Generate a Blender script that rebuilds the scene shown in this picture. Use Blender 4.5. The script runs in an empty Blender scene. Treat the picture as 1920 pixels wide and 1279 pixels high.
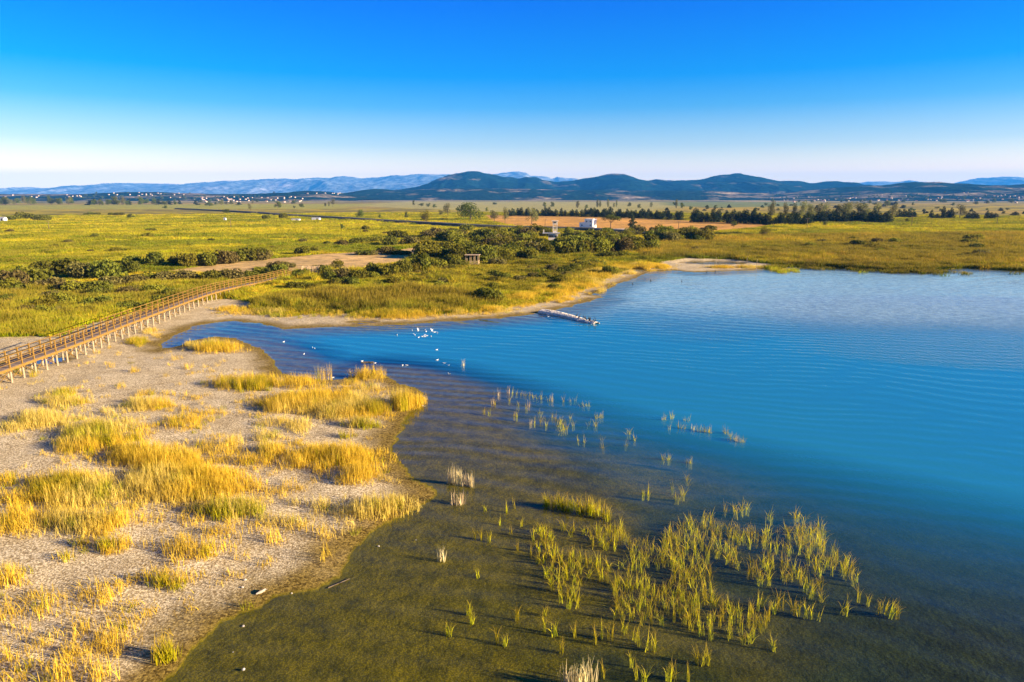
import bpy, bmesh, math, random
import numpy as np
from mathutils import Vector

R = math.radians
random.seed(7)
rng = np.random.default_rng(11)
scene = bpy.context.scene
COL = scene.collection

# ------------------------------------------------------------------ camera
H = 17.0                                    # drone height over the lake, metres
F = 1280.0                                  # focal length in pixels of the 1920 px wide photograph
PITCH = math.atan((639.5 - 370.0) / F)      # flat horizon lies at row 370
cam = bpy.data.cameras.new('camera')
cam.sensor_width = 36.0
cam.lens = 24.0
cam.clip_start = 0.5
cam.clip_end = 90000.0
camo = bpy.data.objects.new('camera', cam)
COL.objects.link(camo)
camo.location = (0, 0, H)
camo.rotation_euler = (math.pi / 2 - PITCH, 0, 0)
scene.camera = camo

# ------------------------------------------------------------------ light
SUN_EL = R(15.0)
SUN_AZ = R(-14.0)        # measured from +X (right of the picture) towards +Y; slightly behind the camera
sdir = Vector((math.cos(SUN_EL) * math.cos(SUN_AZ), math.cos(SUN_EL) * math.sin(SUN_AZ), math.sin(SUN_EL)))
world = bpy.data.worlds.new('World')
scene.world = world
world.use_nodes = True
nt = world.node_tree
nt.nodes.clear()
wo = nt.nodes.new('ShaderNodeOutputWorld')
bg = nt.nodes.new('ShaderNodeBackground')
bg.inputs['Strength'].default_value = 0.15
sky = nt.nodes.new('ShaderNodeTexSky')
sky.sky_type = 'NISHITA'
sky.sun_disc = False
sky.sun_elevation = SUN_EL
sky.sun_rotation = math.pi / 2 - SUN_AZ
sky.air_density = 1.0
sky.dust_density = 0.3
sky.ozone_density = 4.0
sky.altitude = 0
# colour grading of the clear evening sky: deep azure overhead, pale at the horizon, all round
geo = nt.nodes.new('ShaderNodeTexCoord')
sep = nt.nodes.new('ShaderNodeSeparateXYZ')
ramp = nt.nodes.new('ShaderNodeValToRGB')
cr = ramp.color_ramp
SKY_TINT = [(0.0, (0.92, 0.72, 0.39)), (0.035, (0.95, 0.56, 0.33)), (0.07, (0.45, 0.37, 0.326)), (0.12, (0.10, 0.25, 0.35)), (0.16, (0.0, 0.204, 0.385)),
            (0.25, (0.0, 0.144, 0.434)), (0.45, (0.0, 0.11, 0.33)), (1.0, (0.0, 0.095, 0.26))]
while len(cr.elements) < len(SKY_TINT):
    cr.elements.new(0.5)
for e, (p, c) in zip(cr.elements, SKY_TINT):
    e.position = p
    e.color = (c[0], c[1], c[2], 1)
mul = nt.nodes.new('ShaderNodeMixRGB')
mul.blend_type = 'MULTIPLY'
mul.inputs[0].default_value = 1.0
nt.links.new(geo.outputs['Generated'], sep.inputs[0])
nt.links.new(sep.outputs['Z'], ramp.inputs[0])
nt.links.new(sky.outputs[0], mul.inputs[1])
nt.links.new(ramp.outputs[0], mul.inputs[2])
nt.links.new(mul.outputs[0], bg.inputs[0])
nt.links.new(bg.outputs[0], wo.inputs[0])

sun = bpy.data.lights.new('sun', 'SUN')
sun.energy = 5.0
sun.angle = R(0.5)
sun.color = (1.0, 0.80, 0.56)
suno = bpy.data.objects.new('sun', sun)
COL.objects.link(suno)
suno.rotation_euler = sdir.to_track_quat('Z', 'Y').to_euler()
suno.location = (80, -20, 60)

scene.view_settings.view_transform = 'Standard'
scene.view_settings.look = 'None'
scene.view_settings.gamma = 1.0
scene.view_settings.exposure = 2.0
scene.view_settings.use_curve_mapping = False
scene.render.engine = 'CYCLES'
cy = scene.cycles
cy.max_bounces = 6
cy.diffuse_bounces = 2
cy.glossy_bounces = 2
cy.transmission_bounces = 2
cy.transparent_max_bounces = 12
cy.volume_bounces = 0
cy.use_denoising = True
cy.caustics_reflective = False
cy.caustics_refractive = False
cy.sample_clamp_indirect = 4.0

# ------------------------------------------------------------------ pixel <-> world
SP, CP = math.sin(PITCH), math.cos(PITCH)

def ray(u, v):
    a = (np.asarray(u, float) - 960.0) / F
    b = (639.5 - np.asarray(v, float)) / F
    return a, CP + b * SP, -SP + b * CP

def g0(u, v, z=0.0):
    a, dy, dz = ray(u, v)
    t = (z - H) / dz
    return a * t, dy * t

def at_depth(u, v, Y):
    a, dy, dz = ray(u, v)
    t = Y / dy
    return a * t, H + dz * t

def proj(x, y, z):
    dz = z - H
    d = y * CP - dz * SP
    d = np.where(d < 0.5, 0.5, d)
    return 960 + F * x / d, 639.5 - F * (y * SP + dz * CP) / d

# ------------------------------------------------------------------ numpy noise
_perm = np.random.default_rng(3).random((256, 256))

def vnoise(x, y):
    xi = np.floor(x).astype(int); yi = np.floor(y).astype(int)
    fx = x - xi; fy = y - yi
    fx = fx * fx * (3 - 2 * fx); fy = fy * fy * (3 - 2 * fy)
    a = _perm[xi & 255, yi & 255]; b = _perm[(xi + 1) & 255, yi & 255]
    c = _perm[xi & 255, (yi + 1) & 255]; d = _perm[(xi + 1) & 255, (yi + 1) & 255]
    return (a * (1 - fx) + b * fx) * (1 - fy) + (c * (1 - fx) + d * fx) * fy

def fbm(x, y, s=1.0, o=4):
    x = np.asarray(x, float) / s; y = np.asarray(y, float) / s
    t = 0.0; amp = 0.5; n = 0.0
    for k in range(o):
        t = t + amp * vnoise(x + 17.3 * k, y + 9.1 * k); n += amp
        x = x * 2.03; y = y * 2.03; amp *= 0.5
    return t / n

def sstep(a, b, x):
    t = np.clip((x - a) / (b - a), 0, 1)
    return t * t * (3 - 2 * t)

def seg_dist(px, py, poly, closed=True):
    d = np.full(np.shape(px), 1e9)
    n = len(poly)
    for i in range(n if closed else n - 1):
        ax, ay = poly[i]; bx, by = poly[(i + 1) % n]
        dx, dy = bx - ax, by - ay
        t = np.clip(((px - ax) * dx + (py - ay) * dy) / (dx * dx + dy * dy + 1e-9), 0, 1)
        d = np.minimum(d, (px - ax - t * dx) ** 2 + (py - ay - t * dy) ** 2)
    return np.sqrt(d)

def inside(px, py, poly):
    r = np.zeros(np.shape(px), bool)
    n = len(poly)
    for i in range(n):
        ax, ay = poly[i]; bx, by = poly[(i + 1) % n]
        c = ((ay > py) != (by > py)) & (px < (bx - ax) * (py - ay) / (by - ay + 1e-12) + ax)
        r ^= c
    return r

# ------------------------------------------------------------------ shoreline
SHORE = [(300, 1279), (350, 1225), (400, 1172), (470, 1142), (520, 1116), (600, 1100), (645, 1075), (656, 1050),
         (655, 1030), (700, 1000), (760, 968), (800, 945), (822, 926), (795, 902), (760, 880), (740, 850), (746, 815),
         (768, 782), (790, 757), (795, 742), (772, 727), (745, 713), (722, 703), (692, 698), (645, 712), (600, 713),
         (560, 706), (525, 699), (516, 682), (503, 664), (478, 650), (445, 634), (400, 631), (352, 640), (330, 650), (298, 655),
         (310, 640), (335, 624), (372, 609), (430, 602), (480, 606), (530, 617), (590, 615), (650, 612), (720, 609.5),
         (800, 605), (880, 600), (960, 594), (1010, 588), (1060, 578), (1110, 563), (1132, 558), (1112, 552), (1130, 545),
         (1165, 530), (1200, 518), (1222, 508), (1262, 507), (1300, 511), (1390, 507), (1440, 503.5), (1440, 500),
         (1500, 499), (1560, 501), (1640, 506), (1700, 509), (1760, 506), (1810, 502), (1860, 505), (1920, 508), (2100, 512)]
lake_poly = [(-26.0, -40.0), (-17.0, 8.0)] + [tuple(float(c) for c in g0(u, v)) for u, v in SHORE] + [(330, 175), (420, 60), (420, -40)]
PUDDLES = []
for (u, v, ru, rv) in [(84, 677, 34, 6), (682, 603.5, 24, 2.6), (1335, 493, 55, 3.2), (1198, 506.5, 14, 3.0)]:
    x, y = g0(u, v); x2, _ = g0(u + ru, v); _, y2 = g0(u, v - rv)
    PUDDLES.append((float(x), float(y), float(x2 - x), float(y2 - y)))

def lake_sd(x, y):
    """signed distance to the lake edge, positive in the water"""
    d = seg_dist(x, y, lake_poly)
    s = np.where(inside(x, y, lake_poly), d, -d)
    s = s + (fbm(x, y, 2.2, 3) - 0.5) * 1.6 * np.exp(-np.abs(s) / 4.0) * sstep(0, 60, y)+ (fbm(x, y, 1.1, 3) - 0.5) * 0.5 * np.exp(-np.abs(s) / 2.0)
    return s

def puddle_sd(x, y):
    s = np.full(np.shape(x), -1e3)
    for (cx, cy_, rx, ry) in PUDDLES:
        q = np.sqrt(((x - cx) / rx) ** 2 + ((y - cy_) / ry) ** 2) + (fbm(x, y, 1.5, 2) - 0.5) * 0.5
        s = np.maximum(s, (1 - q) * min(rx, ry))
    return s

def reflection_shelf(x, y):
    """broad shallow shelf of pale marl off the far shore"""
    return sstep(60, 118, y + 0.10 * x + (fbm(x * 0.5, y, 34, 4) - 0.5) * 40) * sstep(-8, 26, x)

def ground_z(x, y, sd=None):
    x = np.asarray(x, float); y = np.asarray(y, float)
    if sd is None:
        sd = lake_sd(x, y)
    shelf = sstep(26, 66, y + 0.35 * (x - 8))          # the shallow shelf by the near beach
    shelf = np.maximum(shelf, sstep(46, 84, y))
    dep = -np.clip(0.024 * np.minimum(sd, 12) + (0.07 * np.maximum(sd - 4, 0) + 0.10 * np.maximum(sd, 0) * sstep(48, 86, y)) * shelf, 0, 1.9)
    fs = reflection_shelf(x, y)
    dep = dep * (1 - fs) + fs * np.maximum(dep, -0.32)  # bed raised here so its painted pale reflection shows through the water
    n = fbm(x, y, 3.0, 3) - 0.5
    land = 0.012 + np.clip(-sd, 0, 30) * 0.016
    land = land + n * 0.12 * np.clip(-sd / 3.0, 0, 1)
    land = land + (fbm(x, y, 60, 3) - 0.35) * 0.9 * sstep(25, 90, -sd) * sstep(100, 220, y)
    z = np.where(sd > 0, dep + n * 0.04 * np.clip(sd / 6, 0, 1), np.maximum(land, 0.012))
    ps = puddle_sd(x, y)
    z = np.where((ps > -1.5) & (sd < 0), np.minimum(z, np.where(ps > 0, -0.02 - ps * 0.05, 0.01 - ps * 0.06)), z)
    return z

def G(u, v):
    """ground point seen at a pixel of the photograph"""
    z = 0.0
    for _ in range(3):
        x, y = g0(u, v, z)
        z = float(ground_z(np.array([x]), np.array([y]))[0])
    return float(x), float(y), z

def poly_px(pts):
    return [tuple(float(c) for c in g0(u, v, 0.3)) for u, v in pts]

# ------------------------------------------------------------------ object helpers
def tag(o, label=None, cat=None, group=None, kind=None):
    if label: o['label'] = label
    if cat: o['category'] = cat
    if group: o['group'] = group
    if kind: o['kind'] = kind
    return o

def link(name, data, parent=None):
    o = bpy.data.objects.new(name, data)
    COL.objects.link(o)
    if parent is not None:
        o.parent = parent
    return o

def empty(name, loc=(0, 0, 0), rz=0.0, sc=1.0):
    o = bpy.data.objects.new(name, None)
    o.empty_display_size = 0.2
    o.location = loc
    o.rotation_euler = (0, 0, rz)
    o.scale = (sc, sc, sc) if not hasattr(sc, '__len__') else sc
    COL.objects.link(o)
    return o

def mesh_np(name, verts, faces, mat=None, smooth=False, attrs=None):
    """verts (N,3); faces (M,k) array"""
    verts = np.asarray(verts, np.float32); faces = np.asarray(faces, np.int32)
    me = bpy.data.meshes.new(name)
    me.vertices.add(len(verts)); me.vertices.foreach_set('co', verts.ravel())
    k = faces.shape[1]
    me.loops.add(faces.size); me.loops.foreach_set('vertex_index', faces.ravel())
    me.polygons.add(len(faces))
    me.polygons.foreach_set('loop_start', np.arange(0, faces.size, k, dtype=np.int32))
    me.polygons.foreach_set('loop_total', np.full(len(faces), k, np.int32))
    me.polygons.foreach_set('use_smooth', np.full(len(faces), smooth))
    me.update(calc_edges=True)
    for nm, arr in (attrs or {}).items():
        arr = np.asarray(arr, np.float32)
        if arr.ndim == 1:
            a = me.attributes.new(nm, 'FLOAT', 'POINT'); a.data.foreach_set('value', arr)
        else:
            c = np.ones((len(arr), 4), np.float32); c[:, :3] = arr
            a = me.attributes.new(nm, 'FLOAT_COLOR', 'POINT'); a.data.foreach_set('color', c.ravel())
    if mat: me.materials.append(mat)
    return me

class MB:
    """collects boxes and bars and turns them into one mesh"""
    def __init__(s): s.v = []; s.f = []
    def box(s, c, d, rz=0.0, taper=1.0):
        cx, cy_, cz = c; dx, dy, dz = d[0] / 2, d[1] / 2, d[2] / 2
        n = len(s.v); cs, sn = math.cos(rz), math.sin(rz)
        for k in (-1, 1):
            tp = 1.0 if k < 0 else taper
            for (i, j) in ((-1, -1), (1, -1), (1, 1), (-1, 1)):
                x, y = i * dx * tp, j * dy * tp
                s.v.append((cx + x * cs - y * sn, cy_ + x * sn + y * cs, cz + k * dz))
        s.f += [(n, n + 3, n + 2, n + 1), (n + 4, n + 5, n + 6, n + 7)] + [(n + i, n + (i + 1) % 4, n + 4 + (i + 1) % 4, n + 4 + i) for i in range(4)]
        return s
    def bar(s, a, b, r0, r1=None, k=6):
        a = Vector(a); b = Vector(b); r1 = r0 if r1 is None else r1
        d = (b - a).normalized()
        p = d.orthogonal().normalized(); q = d.cross(p)
        n = len(s.v)
        for (c, r) in ((a, r0), (b, r1)):
            for i in range(k):
                t = 2 * math.pi * i / k
                s.v.append(tuple(c + p * (r * math.cos(t)) + q * (r * math.sin(t))))
        s.f += [(n + i, n + (i + 1) % k, n + k + (i + 1) % k, n + k + i) for i in range(k)]
        s.f += [tuple(n + i for i in reversed(range(k))), tuple(n + k + i for i in range(k))]
        return s
    def lathe(s, c, prof, k=8, sx=1.0, sy=1.0):
        n = len(s.v)
        for (r, z) in prof:
            for i in range(k):
                t = 2 * math.pi * i / k
                s.v.append((c[0] + r * sx * math.cos(t), c[1] + r * sy * math.sin(t), c[2] + z))
        for j in range(len(prof) - 1):
            for i in range(k):
                s.f.append((n + j * k + i, n + j * k + (i + 1) % k, n + (j + 1) * k + (i + 1) % k, n + (j + 1) * k + i))
        s.f.append(tuple(n + i for i in reversed(range(k))))
        s.f.append(tuple(n + (len(prof) - 1) * k + i for i in range(k)))
        return s
    def mesh(s, name, mat, smooth=False):
        me = bpy.data.meshes.new(name)
        me.from_pydata(s.v, [], s.f); me.update()
        if smooth:
            me.polygons.foreach_set('use_smooth', np.full(len(me.polygons), True))
        me.materials.append(mat)
        return me
    def obj(s, name, mat, parent=None, smooth=False):
        return link(name, s.mesh(name, mat, smooth), parent)

# ------------------------------------------------------------------ materials
def new_mat(name):
    m = bpy.data.materials.new(name); m.use_nodes = True
    n = m.node_tree.nodes; n.clear()
    o = n.new('ShaderNodeOutputMaterial')
    return m, n, m.node_tree.links, o

def plain(name, c1, c2=None, scale=4.0, rough=0.85, bump=0.0, stretch=(1, 1, 1)):
    """noise-mottled surface"""
    m, n, l, o = new_mat(name)
    b = n.new('ShaderNodeBsdfPrincipled'); b.inputs['Roughness'].default_value = rough
    b.inputs['Specular IOR Level'].default_value = 0.2
    tc = n.new('ShaderNodeTexCoord'); mp = n.new('ShaderNodeMapping'); mp.inputs['Scale'].default_value = stretch
    t = n.new('ShaderNodeTexNoise'); t.inputs['Scale'].default_value = scale; t.inputs['Detail'].default_value = 5
    r = n.new('ShaderNodeValToRGB')
    r.color_ramp.elements[0].position = 0.3; r.color_ramp.elements[1].position = 0.7
    r.color_ramp.elements[0].color = (*c1, 1); r.color_ramp.elements[1].color = (*(c2 or c1), 1)
    l.new(tc.outputs['Object'], mp.inputs[0]); l.new(mp.outputs[0], t.inputs['Vector']); l.new(t.outputs['Fac'], r.inputs[0]); l.new(r.outputs[0], b.inputs['Base Color'])
    if bump:
        bp = n.new('ShaderNodeBump'); bp.inputs['Strength'].default_value = bump; bp.inputs['Distance'].default_value = 0.05
        l.new(t.outputs['Fac'], bp.inputs['Height']); l.new(bp.outputs[0], b.inputs['Normal'])
    l.new(b.outputs[0], o.inputs[0])
    return m

def leaf_mat(name, c1, c2, tip=None, trans=0.35, tint=False):
    """leaves or blades: per-blade value from attribute 'bv', height along it in 'bh', optional per-instance tint"""
    m, n, l, o = new_mat(name)
    bv = n.new('ShaderNodeAttribute'); bv.attribute_name = 'bv'
    mix = n.new('ShaderNodeMixRGB'); mix.inputs[1].default_value = (*c1, 1); mix.inputs[2].default_value = (*c2, 1)
    l.new(bv.outputs['Fac'], mix.inputs[0])
    col = mix.outputs[0]
    if tint:
        ti = n.new('ShaderNodeAttribute'); ti.attribute_type = 'INSTANCER'; ti.attribute_name = 'tint'
        mm = n.new('ShaderNodeMixRGB'); mm.blend_type = 'MULTIPLY'; mm.inputs[0].default_value = 1
        l.new(col, mm.inputs[1]); l.new(ti.outputs['Color'], mm.inputs[2]); col = mm.outputs[0]
    else:
        oi = n.new('ShaderNodeObjectInfo')
        hs = n.new('ShaderNodeHueSaturation')
        mr = n.new('ShaderNodeMapRange'); mr.inputs['To Min'].default_value = 0.75; mr.inputs['To Max'].default_value = 1.3
        mr2 = n.new('ShaderNodeMapRange'); mr2.inputs['To Min'].default_value = 0.48; mr2.inputs['To Max'].default_value = 0.515
        l.new(oi.outputs['Random'], mr.inputs[0]); l.new(oi.outputs['Random'], mr2.inputs[0])
        l.new(mr.outputs[0], hs.inputs['Value']); l.new(mr2.outputs[0], hs.inputs['Hue'])
        l.new(col, hs.inputs['Color']); col = hs.outputs[0]
    if tip:
        bh = n.new('ShaderNodeAttribute'); bh.attribute_name = 'bh'
        rp = n.new('ShaderNodeMapRange'); rp.inputs['From Min'].default_value = 0.55; rp.inputs['From Max'].default_value = 1.0; rp.inputs['To Max'].default_value = 0.8
        l.new(bh.outputs['Fac'], rp.inputs[0])
        m2 = n.new('ShaderNodeMixRGB'); m2.inputs[2].default_value = (*tip, 1)
        l.new(rp.outputs[0], m2.inputs[0]); l.new(col, m2.inputs[1]); col = m2.outputs[0]
    d = n.new('ShaderNodeBsdfDiffuse'); t = n.new('ShaderNodeBsdfTranslucent')
    ms = n.new('ShaderNodeMixShader'); ms.inputs[0].default_value = trans
    l.new(col, d.inputs[0]); l.new(col, t.inputs[0])
    l.new(d.outputs[0], ms.inputs[1]); l.new(t.outputs[0], ms.inputs[2]); l.new(ms.outputs[0], o.inputs[0])
    return m

M = {}
M['wood'] = plain('weathered_brown_timber', (0.15, 0.085, 0.017), (0.25, 0.145, 0.028), 6, 0.8, 0.2)
M['deck'] = plain('grey_brown_deck_timber', (0.17, 0.12, 0.085), (0.27, 0.20, 0.14), 5, 0.85, 0.2)
M['pile'] = plain('lime_crusted_pile', (0.24, 0.185, 0.115), (0.38, 0.30, 0.19), 5, 0.9, 0.4)
M['shelter'] = plain('pale_shelter_timber', (0.40, 0.28, 0.15), (0.52, 0.38, 0.22), 4, 0.85, 0.1)
M['white'] = plain('white_render', (0.78, 0.78, 0.76), (0.84, 0.83, 0.80), 1.2, 0.8)
M['cream'] = plain('cream_concrete', (0.62, 0.54, 0.42), (0.72, 0.64, 0.52), 1.5, 0.9)
M['housewall'] = plain('pale_house_render', (0.40, 0.35, 0.28), (0.52, 0.46, 0.38), 0.4, 0.9)
M['greyroof'] = plain('grey_sheet_roof', (0.28, 0.28, 0.28), (0.38, 0.37, 0.36), 2, 0.7)
M['tile'] = plain('red_roof_tile', (0.42, 0.16, 0.08), (0.52, 0.22, 0.12), 1, 0.9)
M['dark'] = plain('dark_opening', (0.02, 0.022, 0.025), (0.03, 0.03, 0.03), 3, 0.5)
M['bark'] = plain('bark', (0.09, 0.065, 0.04), (0.16, 0.12, 0.08), 5, 0.95, 0.5)
M['stone'] = plain('limestone', (0.36, 0.31, 0.24), (0.58, 0.52, 0.43), 3, 0.9, 0.5)
M['jetty'] = plain('pale_jetty_rock', (0.50, 0.44, 0.34), (0.74, 0.66, 0.53), 3, 0.9, 0.5)
M['driftwood'] = plain('bleached_driftwood', (0.34, 0.28, 0.20), (0.48, 0.41, 0.31), 6, 0.9, 0.3)
M['asphalt'] = plain('asphalt', (0.045, 0.045, 0.045), (0.065, 0.063, 0.06), 0.8, 0.9)
M['bank'] = plain('bank_soil_and_scrub', (0.035, 0.04, 0.018), (0.09, 0.08, 0.035), 0.5, 0.95, 0.5)
M['plumage'] = plain('white_plumage', (0.80, 0.80, 0.78), (0.84, 0.83, 0.80), 5, 0.8)
M['greyplumage'] = plain('grey_plumage', (0.30, 0.31, 0.33), (0.42, 0.42, 0.43), 5, 0.8)
M['blackplumage'] = plain('black_plumage', (0.012, 0.012, 0.014), (0.03, 0.03, 0.03), 5, 0.6)
M['beak'] = plain('orange_beak', (0.55, 0.22, 0.03), (0.6, 0.28, 0.04), 5, 0.5)

GRASS = dict(
    gold=leaf_mat('dry_golden_reed', (0.42, 0.27, 0.012), (0.82, 0.57, 0.062), None, 0.35, True),
    green=leaf_mat('green_reed', (0.10, 0.105, 0.006), (0.26, 0.23, 0.010), (0.40, 0.28, 0.04), 0.35, True),
)
M['cattail'] = leaf_mat('yellow_green_cattail', (0.22, 0.22, 0.006), (0.74, 0.62, 0.020), (0.52, 0.32, 0.06), 0.4)
M['dryreed'] = leaf_mat('pale_dry_reed', (0.42, 0.32, 0.13), (0.74, 0.60, 0.32), None, 0.35)
M['shrub'] = leaf_mat('olive_shrub_leaf', (0.055, 0.068, 0.010), (0.19, 0.185, 0.024), None, 0.3)
M['shrub_y'] = leaf_mat('yellow_green_shrub_leaf', (0.10, 0.10, 0.012), (0.26, 0.24, 0.025), None, 0.35)
M['shrub_d'] = leaf_mat('brown_dry_shrub_leaf', (0.085, 0.07, 0.02), (0.19, 0.16, 0.045), None, 0.3)
M['tree'] = leaf_mat('broad_tree_leaf', (0.04, 0.06, 0.012), (0.14, 0.16, 0.028), None, 0.3)
M['airy'] = leaf_mat('pale_tree_leaf', (0.10, 0.105, 0.035), (0.24, 0.23, 0.08), None, 0.35)
M['conifer'] = leaf_mat('dark_conifer_leaf', (0.012, 0.022, 0.010), (0.045, 0.058, 0.022), None, 0.15)

# ------------------------------------------------------------------ ground zones
Z_GRAVEL = poly_px([(-500, 1500), (-700, 660), (-200, 640), (0, 632), (100, 629), (170, 606), (260, 585), (350, 568), (430, 560), (478, 566),
                    (470, 585), (560, 584), (640, 586), (700, 590), (780, 588), (860, 586), (945, 577), (990, 568), (1040, 560), (1070, 545),
                    (1110, 531), (1140, 515), (1182, 503), (1215, 499), (1240, 490), (1290, 484.5), (1370, 486), (1450, 494)]) + [(120, 100), (60, 5)]
Z_CLEAR = poly_px([(300, 512), (430, 494), (600, 479), (760, 468), (800, 457), (870, 456), (865, 474), (780, 480), (740, 497), (640, 508), (560, 511), (430, 514)])
Z_ORANGE = poly_px([(905, 404), (960, 404.5), (1160, 408), (1290, 414), (1420, 421), (1450, 424), (1380, 433), (1300, 437), (1210, 438), (1150, 433), (1100, 428.5), (1010, 427), (960, 424), (920, 415)])
Z_GOLDR = poly_px([(1440, 422), (1530, 417), (1680, 412), (1840, 411), (2100, 414), (2100, 419), (1700, 419), (1500, 424)])
Z_PALE = poly_px([(640, 386), (760, 378), (1240, 379), (1300, 386), (1200, 399), (960, 401), (900, 396), (760, 391)])
Z_GREENR = poly_px([(1240, 379.5), (1500, 379), (1530, 386), (1350, 390), (1250, 386)])
Z_LEFTPALE = poly_px([(-300, 386), (0, 385), (480, 383), (700, 383), (640, 392), (300, 393), (-300, 395)])

def mixc(base, col, w):
    return base * (1 - w[:, None]) + np.array(col)[None, :] * w[:, None]

def ground_col(x, y, z, sd):
    n1 = fbm(x, y, 40, 4); n2 = fbm(x, y, 9, 3); n3 = fbm(x * 0.35, y, 120, 4)
    c = np.tile(np.array((0.36, 0.285, 0.008)), (len(x), 1))              # yellow-green meadow
    c = mixc(c, (0.12, 0.115, 0.014), sstep(0.50, 0.66, n1))                # greener patches
    c = mixc(c, (0.40, 0.25, 0.045), sstep(0.52, 0.68, n3) * 0.8)          # dry bands
    c = mixc(c, (0.055, 0.055, 0.015), sstep(0.64, 0.72, fbm(x * 0.4, y, 26, 3)) * 0.7 * sstep(250, 400, y))   # sedge and ditches
    far = sstep(520, 900, y)
    c = mixc(c, (0.34, 0.24, 0.085), far * 0.2)
    vfar = sstep(1300, 2600, y)
    c = mixc(c, (0.10, 0.11, 0.045), vfar * sstep(0.45, 0.55, fbm(x, y, 160, 3)))
    c = mixc(c, (0.36, 0.27, 0.15), vfar * sstep(0.55, 0.62, fbm(x * 0.6, y + 900, 130, 3)) * 0.8)
    def zone(poly, col, soft):
        d = seg_dist(x, y, poly); s = np.where(inside(x, y, poly), d, -d)
        return mixc(c, col, sstep(-soft, soft, s + (n2 - 0.5) * soft * 2))
    c = zone(Z_PALE, (0.35, 0.31, 0.09), 30)
    c = zone(Z_LEFTPALE, (0.32, 0.30, 0.04), 40)
    c = zone(Z_GREENR, (0.17, 0.20, 0.06), 20)
    c = zone(Z_ORANGE, (0.56, 0.29, 0.055), 3)
    c = zone(Z_GOLDR, (0.50, 0.32, 0.045), 8)
    c = zone(Z_CLEAR, (0.55, 0.36, 0.13), 2)
    # lake bed: olive algae over marl, pale sky reflection painted in further out
    w = (sd > 0)
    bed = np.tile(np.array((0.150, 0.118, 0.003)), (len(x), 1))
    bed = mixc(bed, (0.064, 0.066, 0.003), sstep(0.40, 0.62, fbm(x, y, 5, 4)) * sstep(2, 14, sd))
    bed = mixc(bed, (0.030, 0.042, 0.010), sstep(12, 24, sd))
    bed = mixc(bed, (0.58, 0.80, 0.88), reflection_shelf(x, y) * sstep(1.5, 7, sd))  # far water's pale reflection put into the bed colour
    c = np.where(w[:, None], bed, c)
    return c

GA, GR = 520, 560
ang = np.linspace(R(-64), R(64), GA)
rr = np.concatenate([np.geomspace(9, 60, 170)[:-1], np.geomspace(60, 420, 230)[:-1], np.geomspace(420, 18500, 150)])
GR = len(rr)
OY = -6.0
AA, RR = np.meshgrid(ang, rr)
gx = (np.sin(AA) * RR).ravel(); gy = (np.cos(AA) * RR + OY).ravel()
gsd = lake_sd(gx, gy)
gz = ground_z(gx, gy, gsd)
ii = np.arange(GR * GA).reshape(GR, GA)
gf = np.stack([ii[:-1, :-1].ravel(), ii[:-1, 1:].ravel(), ii[1:, 1:].ravel(), ii[1:, :-1].ravel()], 1)
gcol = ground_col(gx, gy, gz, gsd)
dgr = seg_dist(gx, gy, Z_GRAVEL)
ggr = sstep(-1.2, 1.2, np.where(inside(gx, gy, Z_GRAVEL), dgr, -dgr) + (fbm(gx, gy, 4, 3) - 0.5) * 3.0)
ggr = np.where(gsd > 0, 0.0, ggr)
gps = puddle_sd(gx, gy)
gwet = np.maximum(sstep(-3.6, -0.3, np.where(gsd > 0, 0.0, gsd) + (fbm(gx, gy, 1.6, 3) - 0.5) * 2.6), sstep(-1.0, 0, gps))
gund = sstep(-0.3, 0.8, gsd)

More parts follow.
